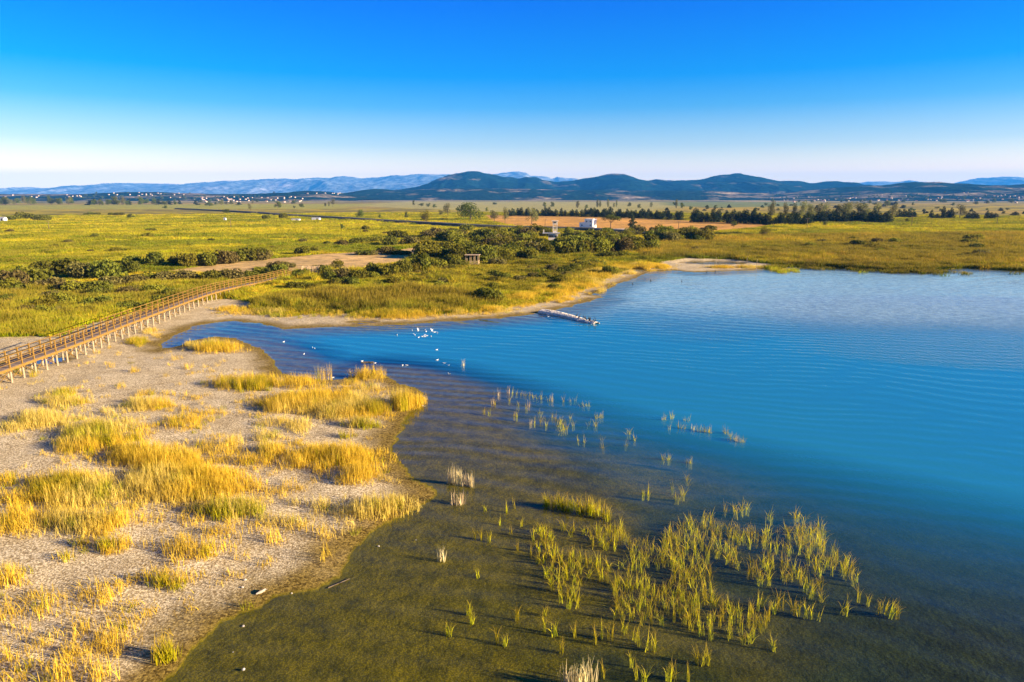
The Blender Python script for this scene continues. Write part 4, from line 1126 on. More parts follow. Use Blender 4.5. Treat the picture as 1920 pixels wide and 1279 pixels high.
for k, (u, v, wp, hp) in enumerate(sorted([(1205, 441, 24, 8), (1230, 440, 26, 8), (1262, 443, 38, 14), (1300, 441, 30, 8), (1325, 440, 22, 9), (1350, 441, 30, 6), (1380, 441, 26, 7), (1330, 431, 22, 9), (1400, 443, 26, 6)])):
    p = G(u, v); s_ = px_size(p)
    put_shrub(p, wp * s_, hp * s_, 'olive', '%s from the left of the shrubs lining the near side of the orange field' % ORD[k], g_)

# ------------------------------------------------------------------ boardwalk
def boardwalk():
    root = empty('boardwalk', (-46.6, 48, 0.3))
    tag(root, 'long brown timber boardwalk on pale piles with railings at the left', 'boardwalk')
    ox, oy, oz = root.location
    # centre line; gently bending
    cl = [(-45.6, 50.5), (-46.0, 58), (-46.3, 66), (-46.7, 74), (-47.6, 82), (-48.2, 92), (-48.9, 102), (-49.2, 112), (-49.0, 122), (-48.2, 132), (-47.2, 142), (-46.2, 151)]
    ys = np.arange(50.5, 145.5, 1.72)
    xs = np.interp(ys, [c[1] for c in cl], [c[0] for c in cl])
    ks = np.hanning(9); ks /= ks.sum(); xs = np.convolve(np.pad(xs, 4, mode='edge'), ks, 'valid') - 0.75
    W = 0.75; DZ = 1.68; RZ = 1.12
    low = 0.75 * sstep(108, 140, ys)                    # the deck comes down to the ground at the far end
    def P(i, s_, z):
        return Vector((xs[i] + s_ * W - ox, ys[i] - oy, z - oz - (low[i] if z > 0.9 else 0.0)))
    n_ = len(ys)
    zg = [[float(ground_z(np.array([xs[i] + s_ * W]), np.array([ys[i]]))[0]) for s_ in (-1, 1)] for i in range(n_)]
    post = MB().box((0, 0, RZ / 2 - 0.1), (0.12, 0.12, RZ + 0.28)).box((0, 0, RZ + 0.06), (0.15, 0.15, 0.05), 0, 0.7).mesh('railing_post', M['wood'])
    deckm = MB()
    for i in range(n_):
        for s_, sd_ in ((-1, 0), (1, 1)):
            o = link('post', post, root); o.location = P(i, s_, DZ)
            zg_ = zg[i][sd_] - 0.15
            MB().bar(P(i, s_, zg_), P(i, s_, DZ - 0.22), 0.10, 0.085, 8).obj('pile', M['pile'], root)
        MB().box(P(i, 0, DZ - 0.30), (2 * W + 0.3, 0.12, 0.16)).obj('cross_beam', M['wood'], root)
        if i % 2 == 0:
            zl = max(zg[i])
            MB().bar(P(i, -1, DZ - 0.35), P(i, 1, zl + 0.15), 0.035, k=4).obj('brace', M['wood'], root)
            MB().bar(P(i, 1, DZ - 0.36) + Vector((0, 0.07, 0)), P(i, -1, zl + 0.14) + Vector((0, 0.07, 0)), 0.035, k=4).obj('brace', M['wood'], root)
        if i < n_ - 1:
            for s_ in (-1, 1):
                for (z, r_) in ((DZ + RZ, 0.042), (DZ + 0.72, 0.034), (DZ + 0.36, 0.034)):
                    if s_ == -1 and i in (15, 16): continue          # open bay on the landward side
                    MB().bar(P(i, s_, z), P(i + 1, s_, z), r_, k=6).obj('rail', M['wood'], root)
                a = P(i, s_, DZ - 0.12); b = P(i + 1, s_, DZ - 0.12); c = (a + b) / 2
                d = b - a
                MB().box(c + Vector((0.10 * s_, 0, 0)), (0.07, d.length, 0.22), math.atan2(-d.x, d.y)).obj('edge_beam', M['wood'], root)
                if s_ == 1 and i % 3 != 1:
                    zl = zg[i][1]
                    MB().bar(P(i, 1, zl + 0.15) - Vector((0.12, 0, 0)), P(i + 1, 1, DZ - 0.3) - Vector((0.12, 0, 0)), 0.032, k=4).obj('brace', M['wood'], root)
                    MB().bar(P(i, 1, DZ - 0.3) - Vector((0.19, 0, 0)), P(i + 1, 1, zl + 0.15) - Vector((0.19, 0, 0)), 0.032, k=4).obj('brace', M['wood'], root)
            for q in range(11):
                t = (q + 0.5) / 11
                c = P(i, 0, DZ - 0.025).lerp(P(i + 1, 0, DZ - 0.025), t)
                deckm.box(c + Vector((0, 0, random.uniform(-0.004, 0.004))), (2 * W - 0.02, 0.142, 0.045), random.uniform(-0.006, 0.006))
    tag(deckm.obj('deck_planks', M['deck'], root), kind='stuff')
    return root
boardwalk()

def railing_platform(u, v, lab):
    p = G(u, v)
    root = empty('viewing_platform', p, R(8)); tag(root, lab, 'platform')
    DZ = 0.7
    for x in (-1.7, -0.55, 0.6, 1.75):
        for y in (-1.0, 1.0):
            MB().box((x, y, 0.95), (0.12, 0.12, 2.1)).obj('post', M['shelter'], root)
    for y in (-1.0, 1.0):
        for z in (DZ + 0.35, DZ + 0.75, DZ + 1.1):
            MB().box((0.02, y + 0.07, z), (3.6, 0.05, 0.13)).obj('rail', M['shelter'], root)
    for z in (DZ + 0.35, DZ + 0.75, DZ + 1.1):
        MB().box((-1.77, 0, z), (0.05, 1.9, 0.13)).obj('rail', M['shelter'], root)
    for k in range(12):
        MB().box((-1.65 + 0.3 * k, 0, DZ), (0.27, 1.98, 0.06)).obj('plank', M['deck'], root)
railing_platform(583, 516, 'small railed timber viewing platform at the end of the boardwalk')

def shelter(u, v):
    p = G(u, v)
    root = empty('viewing_shelter', p, R(-6)); tag(root, 'open timber viewing shelter with flat roof among dark shrubs', 'shelter')
    root.scale = (1.1, 1.1, 1.1)
    for x in (-1.35, -0.45, 0.45, 1.35):
        for y in (-0.8, 0.8):
            MB().box((x, y, 1.2), (0.11, 0.11, 2.5)).obj('post', M['shelter'], root)
    for k in range(4):
        MB().box((0, -0.83 + 0.55 * k, 2.5), (3.3, 0.5, 0.10)).obj('roof_board', M['shelter'], root)
    for z in (0.75, 1.15):
        MB().box((0.45, -0.88, z), (1.95, 0.05, 0.13)).obj('rail', M['shelter'], root)
        MB().box((1.43, 0, z), (0.05, 1.7, 0.13)).obj('rail', M['shelter'], root)
    for k in range(10):
        MB().box((-1.35 + 0.3 * k, 0, 0.42), (0.27, 1.7, 0.07)).obj('floor_board', M['deck'], root)
    MB().box((-2.6, 0.1, 0.42), (2.2, 1.0, 0.08)).obj('ramp', M['deck'], root)
    for x in (-2.0, -2.8, -3.5):
        MB().box((x, -0.42, 0.7), (0.10, 0.10, 1.4)).obj('post', M['wood'], root)
    MB().box((-2.75, -0.49, 1.15), (1.7, 0.05, 0.12)).obj('rail', M['wood'], root)
shelter(886, 499)

def pergola(u, v):
    p = G(u, v)
    root = empty('timber_frame', p, R(4)); tag(root, 'thin flat-topped timber frame standing at the straw clearing', 'frame')
    for x in (-3.2, 2.0, 2.6, 3.2):
        MB().box((x, 0, 1.15), (0.13, 0.13, 2.4)).obj('post', M['bark'], root)
    MB().box((0, 0, 2.4), (7.2, 0.16, 0.14)).obj('beam', M['bark'], root)
    MB().box((0, 1.6, 2.4), (7.2, 0.16, 0.14)).obj('beam', M['bark'], root)
    for x in (-3.2, 3.2):
        MB().box((x, 1.6, 1.15), (0.13, 0.13, 2.4)).obj('post', M['bark'], root)
pergola(823, 474)

# ------------------------------------------------------------------ buildings of the middle ground
def pane(root, c, d, mat='dark', frame=None):
    w_ = MB().box(c, d).obj('window', M[frame or 'white'], root)
    cc = Vector(c); 
    MB().box(cc, (d[0] * 0.82 if d[0] > 0.2 else d[0] + 0.03, d[1] * 0.82 if d[1] > 0.2 else d[1] + 0.03, d[2] * 0.82)).obj('pane', M[mat], w_)

def white_building():
    p = G(1107, 428)
    root = empty('white_building', p, R(-32), 0.88); tag(root, 'white flat-roofed two-level building beside the orange field', 'building')
    MB().box((0, 0, 2.6), (5.6, 5.2, 5.8)).obj('wall', M['white'], root)
    MB().box((0, 0, 5.62), (5.9, 5.5, 0.22)).obj('roof', M['white'], root)
    MB().box((-4.6, 0, 1.5), (3.6, 5.0, 3.6)).obj('annex', M['white'], root)
    MB().box((-4.6, 0, 3.4), (3.8, 5.3, 0.2)).obj('annex_roof', M['white'], root)
    for (y, z) in ((-1.2, 4.4), (1.2, 4.4)):
        pane(root, (2.83, y, z), (0.12, 0.9, 0.9))
    for (x, z) in ((-1.4, 4.2), (1.2, 4.2), (1.2, 1.9)):
        pane(root, (x, -2.63, z), (0.9, 0.12, 0.9))
    pane(root, (-4.6, -2.53, 1.8), (1.0, 0.12, 0.9))
    MB().box((3.2, 0.6, 2.9), (0.9, 1.6, 0.16)).obj('landing', M['cream'], root)
    for k in range(8):
        MB().box((3.2, -0.4 - 0.32 * k, 2.65 - 0.34 * k), (0.9, 0.34, 0.12)).obj('step', M['cream'], root)
    MB().bar((3.65, -0.2, 3.7), (3.65, -2.9, 0.9), 0.04).obj('handrail', M['dark'], root)
white_building()
p = G(1150, 432)
tag(MB().box((0, 0, 0.35), (15, 0.35, 0.9)).box((0, 0, 0.84), (15.2, 0.45, 0.08)).obj('low_wall', M['cream']), 'long low cream wall under the umbrella-shaped tree', 'wall').location = p

def watchtower():
    p = G(1037, 452)
    root = empty('watchtower', p, R(-4)); tag(root, 'cream concrete hut with a slender windowed tower above the scrub', 'building')
    MB().box((0, 0, 1.3), (3.6, 3.2, 2.9)).obj('wall', M['cream'], root)
    MB().box((-0.7, 0, 3.0), (6.6, 4.0, 0.28)).obj('roof', M['greyroof'], root)
    MB().box((-0.8, -1.64, 1.9), (1.9, 0.12, 0.8)).obj('window', M['dark'], root)
    MB().box((1.0, -1.64, 1.9), (0.9, 0.12, 0.8)).obj('window', M['dark'], root)
    MB().box((-3.6, 0, 3.7), (0.35, 0.35, 1.2)).obj('chimney', M['cream'], root)
    t = MB()
    MB().box((0.7, 0.3, 3.5), (1.7, 1.7, 0.8)).obj('tower_base', M['cream'], root)
    for (x, y) in ((-0.05, -0.45), (1.45, -0.45), (-0.05, 1.05), (1.45, 1.05)):
        MB().box((x, y, 5.4), (0.24, 0.24, 3.6)).obj('tower_post', M['cream'], root)
    for z in (4.5, 5.3, 6.1):
        MB().box((0.7, 0.3, z), (1.66, 1.66, 0.18)).obj('tower_floor', M['cream'], root)
    MB().box((0.7, 0.3, 6.9), (1.9, 1.9, 1.0)).obj('cabin', M['cream'], root)
    MB().box((0.7, 0.3, 7.55), (2.7, 2.5, 0.2)).obj('tower_roof', M['cream'], root)
    MB().box((0.7, -0.68, 7.0), (0.9, 0.1, 0.4)).obj('window', M['dark'], root)
watchtower()

def shed(u, v, wp, hp, lab):
    p = G(u, v); s_ = px_size(p)
    root = empty('shed', p, R(random.uniform(-10, 10))); tag(root, lab, 'shed')
    w_, h_ = wp * s_, hp * s_
    MB().box((0, 0, h_ * 0.4), (w_, w_ * 0.5, h_ * 0.9)).obj('wall', M['white'], root)
    b = MB(); b.v = [(-w_ * .53, -w_ * .28, h_ * .8), (w_ * .53, -w_ * .28, h_ * .8), (w_ * .53, w_ * .28, h_ * .8), (-w_ * .53, w_ * .28, h_ * .8), (-w_ * .53, 0, h_ * 1.1), (w_ * .53, 0, h_ * 1.1)]
    b.f = [(0, 1, 5, 4), (3, 4, 5, 2), (0, 4, 3), (1, 2, 5), (0, 3, 2, 1)]
    b.obj('roof', M['greyroof'], root)
    MB().box((w_ * 0.2, -w_ * 0.255, h_ * 0.4), (w_ * 0.2, 0.1, h_ * 0.5)).obj('door', M['dark'], root)
shed(4, 415, 12, 6, 'small white shed at the left picture edge of the meadow')
shed(555, 414, 14, 3.5, 'low white shed in the meadow below the road, left of its pair')
shed(593, 413, 14, 4.5, 'white shed in the meadow below the road, right of its pair')
shed(422, 414, 4, 5, 'tiny white hut alone in the left meadow')

# ------------------------------------------------------------------ road embankment
ROADPX = [(330, 392), (470, 399), (560, 405.5), (640, 410.5), (720, 415.5), (800, 420.5), (880, 425.5), (960, 429), (1030, 430), (1095, 432), (1180, 438), (1260, 446)]
def road():
    pts = np.array([G(u, v) for u, v in ROADPX])
    t = np.linspace(0, len(pts) - 1, 240)
    x = np.interp(t, np.arange(len(pts)), pts[:, 0]); y = np.interp(t, np.arange(len(pts)), pts[:, 1])
    k = np.hanning(15); k /= k.sum()
    x = np.convolve(np.pad(x, 7, mode='edge'), k, 'valid'); y = np.convolve(np.pad(y, 7, mode='edge'), k, 'valid')
    dx = np.gradient(x); dy = np.gradient(y); L = np.hypot(dx, dy); nx, ny = -dy / L, dx / L
    n = fbm(x, y, 8, 3)
    def strip(name, prof, mat, lab):
        V = np.concatenate([np.stack([x + nx * o_, y + ny * o_, z_ + (n - 0.5) * 0.5 * (z_ < 1.3)], 1) for o_, z_ in prof])
        m_ = len(x); F_ = []
        for j in range(len(prof) - 1):
            a = np.arange(m_ - 1) + j * m_
            F_.append(np.stack([a, a + 1, a + 1 + m_, a + m_], 1))
        tag(link(name, mesh_np(name, V, np.concatenate(F_), mat, True)), kind='structure', label=lab)
    strip('road_embankment', [(-8.5, 0.0), (-6.0, 1.0), (-4.4, 1.9), (4.4, 1.9), (6.0, 1.0), (8.5, 0.0)], M['bank'], 'dark scrubby embankment crossing the meadow')
    strip('road', [(-3.4, 1.93), (3.4, 1.93)], M['asphalt'], 'asphalt road on top of the embankment')
road()

def utility_pole(u, v, hp, lab):
    p = G(u, v); s_ = px_size(p); h_ = hp * s_
    root = empty('utility_pole', p); tag(root, lab, 'pole', 'utility poles across the fields')
    MB().bar((0, 0, -0.3), (0, 0, h_), 0.16, 0.10, 8).obj('shaft', M['bark'], root)
    ca = MB().box((0, 0, h_ * 0.94), (2.0, 0.12, 0.14)).obj('crossarm', M['bark'], root)
    for x in (-0.85, 0, 0.85):
        MB().bar((x, 0, h_ * 0.94 + 0.07), (x, 0, h_ * 0.94 + 0.3), 0.06, 0.05, 6).obj('insulator', M['greyroof'], ca)
for (u, v, hp, lab) in [(1022, 428, 16, 'utility pole left of the watchtower top before the orange field'), (1272, 432, 16, 'utility pole at the near edge of the orange field'), (1513, 428, 17, 'utility pole in front of the tall grove'),
                        (1709, 425, 17, 'utility pole on the golden field right of the grove'), (1869, 421, 14, 'rightmost utility pole on the far right field'), (433, 428, 16, 'utility pole in the left meadow'), (92, 431, 14, 'leftmost utility pole in the meadow')]:
    utility_pole(u, v, hp, lab)

# ------------------------------------------------------------------ villages
def house_proto(k):
    r = random.Random(k); w_, d_, h_ = r.uniform(9, 13), r.uniform(8, 10), r.uniform(5, 7.5)
    wall = MB().box((0, 0, h_ / 2 - 1.5), (w_, d_, h_ + 3)).mesh('house_wall', M['housewall'])
    b = MB(); e = 0.5; zt = h_ + 2.0
    b.v = [(-w_ / 2 - e, -d_ / 2 - e, h_), (w_ / 2 + e, -d_ / 2 - e, h_), (w_ / 2 + e, d_ / 2 + e, h_), (-w_ / 2 - e, d_ / 2 + e, h_), (-w_ / 2 - e, 0, zt), (w_ / 2 + e, 0, zt)]
    b.f = [(0, 1, 5, 4), (3, 4, 5, 2), (0, 4, 3), (1, 2, 5), (0, 3, 2, 1)]
    roof = b.mesh('house_roof', M['tile'])
    win = MB().box((0, 0, 0), (1.4, 0.16, 1.5)).mesh('house_window', M['dark'])
    return wall, roof, win, w_, d_, h_
HP = [house_proto(k) for k in range(4)]
def house(u, v, lab, grp, sc=0.6):
    q = hit(u, v)
    if q is None: return
    wall, roof, win, w_, d_, h_ = random.choice(HP)
    o = empty('house', (q[0], q[1], q[2] - 0.3), R(random.uniform(-50, 50)), sc)
    link('wall', wall, o); link('roof', roof, o)
    for x in (-0.25, 0.25):
        c = link('window', win, o); c.location = (x * w_, -d_ / 2, h_ * 0.6)
    tag(o, lab, 'house', grp)
g_ = 'houses of the village on the left rise'
lb = 'tiny pale house with red roof in the left village'
for k in range(62):
    if k < 34: u = random.gauss(415, 38); v = random.uniform(369, 380)
    elif k < 50: u = random.uniform(200, 345); v = random.uniform(361.5, 368)
    else: u = random.uniform(0, 200); v = random.uniform(366, 372)
    house(u, v, lb, g_)
g_ = 'houses at the foot of the small hill'
lb = 'tiny pale house below the small wooded hill left of the summits'
for k in range(26):
    u = random.uniform(480, 570) if k < 18 else random.uniform(565, 640); v = random.uniform(369, 380) if k < 18 else random.uniform(362.5, 366)
    house(u, v, lb, g_)
g_ = 'houses of the village below the right ridge'
lb = 'tiny pale house in the village below the right ridge'
for k in range(85):
    u = random.uniform(1455, 1700) if k < 40 else random.uniform(1690, 1920); v = random.gauss(374, 3.4) if k < 40 else random.gauss(372, 5)
    house(u, min(381, v), lb, g_)
# scattered dark groves between the houses
g_ = 'garden trees among the right-hand village'
for k in range(90):
    q = hit(random.uniform(1440, 1930), random.gauss(374, 5))
    if q: put_tree(q, random.uniform(8, 14), random.uniform(10, 18), 'broad', 'dark garden tree among the houses below the right ridge', g_, 'village_tree')
g_ = 'garden trees among the left-hand village'
for k in range(70):
    q = hit(random.uniform(150, 570), random.gauss(373, 4.5))
    if q: put_tree(q, random.uniform(8, 13), random.uniform(10, 18), 'broad', 'dark garden tree among the houses of the left village', g_, 'village_tree')

# ------------------------------------------------------------------ rock jetty
def rock_mesh(name, seed, mat):
    bm = bmesh.new(); bmesh.ops.create_icosphere(bm, subdivisions=1, radius=1.0)
    r = random.Random(seed)
    for v in bm.verts:
        v.co *= r.uniform(0.7, 1.15); v.co.z *= 0.7
    me = bpy.data.meshes.new(name); bm.to_mesh(me); bm.free(); me.materials.append(mat)
    return me
def jetty():
    A = Vector(g0(1018, 586)); B = Vector(g0(1122, 607)); A = Vector((float(A[0]), float(A[1]), 0)); B = Vector((float(B[0]), float(B[1]), 0))
    root = empty('rock_jetty', A); tag(root, 'low jetty of heaped pale rocks running into the lake', 'jetty')
    ax = B - A; L = ax.length; d = ax / L; nrm = Vector((-d.y, d.x, 0))
    core = MB(); N_ = 24
    rows = []
    for i in range(N_ + 1):
        t = i / N_; hw = 1.15 * (1 - 0.55 * t) + 0.15; hh = 0.55 * (1 - 0.55 * t)
        c = d * (L * t) + nrm * (0.35 * math.sin(t * 5))
        rows.append(len(core.v))
        for (o_, z_) in ((-1, -0.6), (-0.5, hh * 0.75), (0, hh), (0.5, hh * 0.75), (1, -0.6)):
            core.v.append(tuple(c + nrm * (o_ * hw * 1.2) + Vector((0, 0, z_ - 0.02))))
    for i in range(N_):
        for j in range(4):
            a, b = rows[i] + j, rows[i + 1] + j
            core.f.append((a, b, b + 1, a + 1))
    core.obj('core', M['jetty'], root)
    rr_ = random.Random(5); rocks = [rock_mesh('jetty_rock_%d' % k, k, M['stone']) for k in range(4)]
    V = []; Fc = []
    for k in range(420):
        t = rr_.random() ** 0.9; hw = 1.15 * (1 - 0.55 * t) + 0.15; hh = 0.55 * (1 - 0.55 * t)
        o_ = rr_.uniform(-1, 1); z_ = hh * (1 - abs(o_) ** 1.5) 
        c = d * (L * t) + nrm * (0.35 * math.sin(t * 5) + o_ * hw) + Vector((0, 0, z_ - 0.02))
        s_ = rr_.uniform(0.08, 0.17); me = rr_.choice(rocks); a = rr_.random() * 6.28; n0 = len(V)
        for v in me.vertices:
            x, y, z = v.co * s_
            V.append((c.x + x * math.cos(a) - y * math.sin(a), c.y + x * math.sin(a) + y * math.cos(a), c.z + z))
        Fc += [tuple(n0 + q for q in p_.vertices) for p_ in me.polygons]
    me = bpy.data.meshes.new('rocks'); me.from_pydata(V, [], Fc); me.materials.append(M['jetty'])
    tag(link('rocks', me, root), kind='stuff')
    def top(t, o_=0.0):
        hh = 0.55 * (1 - 0.55 * t)
        return A + d * (L * t) + nrm * (0.35 * math.sin(t * 5) + o_) + Vector((0, 0, hh + 0.02))
    return top
jtop = jetty()

# ------------------------------------------------------------------ birds
def bird_meshes(kind):
    """body, head, beak, tail, wings of a gull or a cormorant; facing +X, waterline or feet at z = 0"""
    b = {}
    if kind == 'gull':
        m = MB(); m.v = []; prof = [(-0.26, 0.02, 0.13), (-0.18, 0.06, 0.11), (-0.05, 0.105, 0.085), (0.08, 0.10, 0.085), (0.17, 0.07, 0.12), (0.22, 0.045, 0.18)]
    else:
        m = MB(); prof = [(-0.20, 0.03, 0.10), (-0.14, 0.08, 0.16), (-0.03, 0.12, 0.28), (0.05, 0.10, 0.42), (0.09, 0.05, 0.54), (0.08, 0.035, 0.64)]
    k = 8
    for (x, r, z) in prof:
        for i in range(k):
            t = 2 * math.pi * i / k
            m.v.append((x + (0 if kind == 'gull' else 0.0), r * math.cos(t), z + r * 0.9 * math.sin(t)))
    for j in range(len(prof) - 1):
        for i in range(k):
            m.f.append((j * k + i, (j + 1) * k + i, (j + 1) * k + (i + 1) % k, j * k + (i + 1) % k))
    m.f += [tuple(range(k)), tuple(len(prof) * k - 1 - i for i in range(k))]
    hx, hz = (0.24, 0.225) if kind == 'gull' else (0.10, 0.68)
    m.lathe((hx, 0, hz), [(0.012, -0.055), (0.048, -0.03), (0.055, 0.0), (0.042, 0.035), (0.012, 0.052)], 8)
    b['body'] = m.mesh(kind + '_body', M['plumage' if kind == 'gull' else 'blackplumage'], True)
    b['beak'] = MB().bar((hx + 0.045, 0, hz), (hx + 0.12, 0, hz - 0.012), 0.016, 0.004, 5).mesh(kind + '_beak', M['beak'])
    tl = MB(); tz = 0.13 if kind == 'gull' else 0.10
    tl.box((-0.30, 0, tz), (0.16, 0.075, 0.018)); b['tail'] = tl.mesh(kind + '_tail', M['plumage' if kind == 'gull' else 'blackplumage'])
    for sgn, nm in ((1, 'wl'), (-1, 'wr')):
        w = MB()
        if kind == 'gull':
            w.v = [(0.12, sgn * 0.095, 0.14), (0.0, sgn * 0.12, 0.15), (-0.2, sgn * 0.09, 0.14), (-0.36, sgn * 0.03, 0.15), (-0.18, sgn * 0.06, 0.19), (0.05, sgn * 0.07, 0.185)]
        else:
            w.v = [(0.07, sgn * 0.10, 0.44), (0.04, sgn * 0.135, 0.34), (-0.08, sgn * 0.13, 0.2), (-0.22, sgn * 0.06, 0.08), (-0.18, sgn * 0.05, 0.2), (-0.02, sgn * 0.07, 0.42)]
        w.f = [(0, 1, 4, 5), (1, 2, 3, 4)]
        b[nm] = w.mesh(kind + '_wing', M['greyplumage' if kind == 'gull' else 'blackplumage'])
    return b
for_up = MB()
GULL = bird_meshes('gull'); CORM = bird_meshes('cormorant')
def raised_wing(sgn):
    w = MB()
    w.v = [(0.12, sgn * 0.08, 0.17), (-0.12, sgn * 0.08, 0.17), (0.14, sgn * 0.26, 0.36), (-0.10, sgn * 0.26, 0.36), (0.0, sgn * 0.48, 0.52), (-0.12, sgn * 0.46, 0.50)]
    w.f = [(0, 1, 3, 2), (2, 3, 5, 4)]
    return w.mesh('raised_wing', M['plumage'])
RW = [raised_wing(1), raised_wing(-1)]
def bird(kind, loc, rz, lab, grp, up=False, sc=1.0):
    b = GULL if kind == 'gull' else CORM
    o = empty('gull' if kind == 'gull' else 'cormorant', loc, rz, sc)
    link('body', b['body'], o); link('beak', b['beak'], o); link('tail', b['tail'], o)
    if up:
        link('wing', RW[0], o); link('wing', RW[1], o)
    else:
        link('wing', b['wl'], o); link('wing', b['wr'], o)
    return tag(o, lab, 'bird', grp)
g_ = 'white birds flocked on the lake off the north beach'
flock = [(744, 628, 0, 'white gull apart at the left end of the flock'), (773, 620, 0, 'white gull at the upper left of the flock'), (784, 619, 1, 'white gull with lifted wings at the back of the flock'), (778, 628.5, 1, 'upright white gull with raised wings left in the flock'),
         (797, 619, 1, 'big white gull with raised wings at the top of the flock'), (799, 622, 0, 'white gull just below the topmost gull of the flock'), (810, 620, 1, 'white gull with lifted wings right of the topmost gull'), (815, 623, 0, 'white gull at the right end of the flock, left one of two'), (820, 624, 0, 'rightmost white gull of the flock'),
         (792, 631, 0, 'white gull at the lower left of the dense middle of the flock'), (796, 631, 1, 'white gull with wings half raised in the dense middle'), (800, 629.5, 0, 'white gull in the dense middle of the flock'), (808, 630.5, 0, 'long white gull low at the right of the flock'), (785, 633, 0, 'lowest small white gull of the flock')]
for (u, v, up, lab) in flock:
    x, y = g0(u, v); bird('gull', (float(x), float(y), -0.03), random.random() * 6.28, lab, g_, bool(up), 0.54)
g_ = 'single white birds on the bay'
for (u, v, lab) in [(532, 641, 'lone white gull nearest the inlet mouth'), (586, 652, 'white gull right of the inlet, upper one'), (590, 653.5, 'white gull floating low beside another off the inlet'), (570, 664, 'greyish gull below the two off the inlet'), (679, 677.5, 'white gull left of a dark floating log'), (703, 681, 'white gull right of a dark floating log'),
                    (819, 656, 'white gull alone below the right end of the flock'), (755, 685, 'small white gull before the reed point, left'), (763, 685, 'small white gull before the reed point, right'), (820, 675, 'white gull above the pair near the small reed tuft'), (833, 681, 'white gull of the pair near the small reed tuft, left'), (841, 685, 'white gull of the pair near the small reed tuft, right'),
                    (842, 701, 'white gull lowest in the bay'), (624, 708, 'gull close to the tall pale reeds of the point'), (794, 762, 'gull standing by the tip of the reed point'), (1028, 593.5, 'white gull floating beside the rock jetty')]:
    x, y = g0(u, v); bird('gull', (float(x), float(y), -0.03), random.random() * 6.28, lab, g_, False, 0.48)
g_ = 'dark birds at the tip of the rock jetty'
for k, t in enumerate((0.62, 0.70, 0.76, 0.82, 0.86, 0.90, 0.94, 0.985)):
    p = jtop(t, 0.12 * (-1) ** k)
    bird('cormorant', (p.x, p.y, p.z - 0.09), random.random() * 6.28, '%s dark cormorant from the shore end of the row on the rock jetty' % ORD[k], g_, False, 0.85)
g_ = 'dark ducks far out on the bay'
for k, (u, v) in enumerate([(1186, 533), (1220, 527), (1278, 528.5), (1341, 510), (1325, 511)]):
    x, y = g0(u, v); bird('cormorant', (float(x), float(y), -0.15), random.random() * 6.28, '%s from the left of the dark birds swimming off the far point' % ORD[k], g_, False, 0.8)

# thin poles standing in the far shallows
for (u, v, hp, lab) in [(1418, 506, 20, 'tall thin stake standing at the sand spit'), (1400, 494, 10, 'short thin stake in the lagoon behind the sand spit'), (1343, 492, 9, 'left short stake in the lagoon behind the sand spit')]:
    x, y = g0(u, v); s_ = float(y) / F
    o = MB().bar((0, 0, -0.5), (0.04, 0, hp * s_), 0.06, 0.04, 6).box((0.04, 0, hp * s_), (0.14, 0.14, 0.05)).obj('stake', M['shelter'])
    o.location = (float(x), float(y), 0); tag(o, lab, 'stake')

# ------------------------------------------------------------------ stones and driftwood by the near shore
STN = [rock_mesh('shore_stone_%d' % k, 90 + k, M['stone']) for k in range(3)]
for k, (u, v, wp, lab) in enumerate([(460, 1088, 7, 'pale round stone on the near gravel shore, upper of two'), (455, 1102, 6, 'pale stone on the near gravel shore, lower of two'), (457, 1258, 7, 'pale stone in the shallows near the bottom picture edge'), (456, 1175, 6, 'pale stone at the waterline by the green tuft'),
                                     (710, 1025, 5, 'small pale stone in the shallows off the shore'), (547, 1113, 4, 'small stone at the waterline right of the driftwood'), (437, 1224, 3, 'tiny white stone in the near shallows'), (780, 1014, 3, 'tiny pale stone in the brown shallows')]):
    p = G(u, v); s_ = math.sqrt(p[0] ** 2 + p[1] ** 2 + H * H) / F * wp
    o = link('stone', STN[k % 3]); o.location = (p[0], p[1], max(p[2], -0.02) + s_ * 0.15); o.scale = (s_ * 0.42,) * 3; o.rotation_euler = (0, 0, k * 1.3)
    tag(o, lab, 'stone')
p = G(490, 1112)
dw = MB()
pts = [(-0.30, -0.22, 0.06), (-0.08, -0.06, 0.10), (0.10, 0.06, 0.14), (0.26, 0.22, 0.20)]
for (a, b, r0, r1) in zip(pts[:-1], pts[1:], (0.05, 0.11, 0.11), (0.11, 0.11, 0.06)):
    dw.bar(a, b, r0, r1, 8)
dw.bar((0.16, 0.12, 0.16), (0.42, 0.18, 0.22), 0.035, 0.012, 6)
o = dw.obj('driftwood', M['driftwood']); o.location = p; o.scale = (0.6, 0.6, 0.6); tag(o, 'bleached chunk of driftwood on the near gravel shore', 'driftwood')
dl = MB()
p = G(640, 1095)
dl.bar((-0.5, -0.35, 0.03), (0.3, 0.35, 0.05), 0.025, 0.015, 6).bar((-0.1, 0.0, 0.05), (0.2, -0.1, 0.12), 0.012, 0.006, 5)
o = dl.obj('stick', M['bark']); o.location = p; tag(o, 'thin pale stick lying at the edge of the shallows', 'stick')
lg = MB().bar((-0.7, 0, 0.02), (0.6, 0.1, 0.03), 0.09, 0.06, 8).bar((0.1, 0.05, 0.03), (0.4, -0.15, 0.12), 0.03, 0.015, 6)
o = lg.obj('floating_log', M['bark']); x, y = g0(690, 680); o.location = (float(x), float(y), 0); tag(o, 'dark floating log between two gulls off the reed point', 'log')

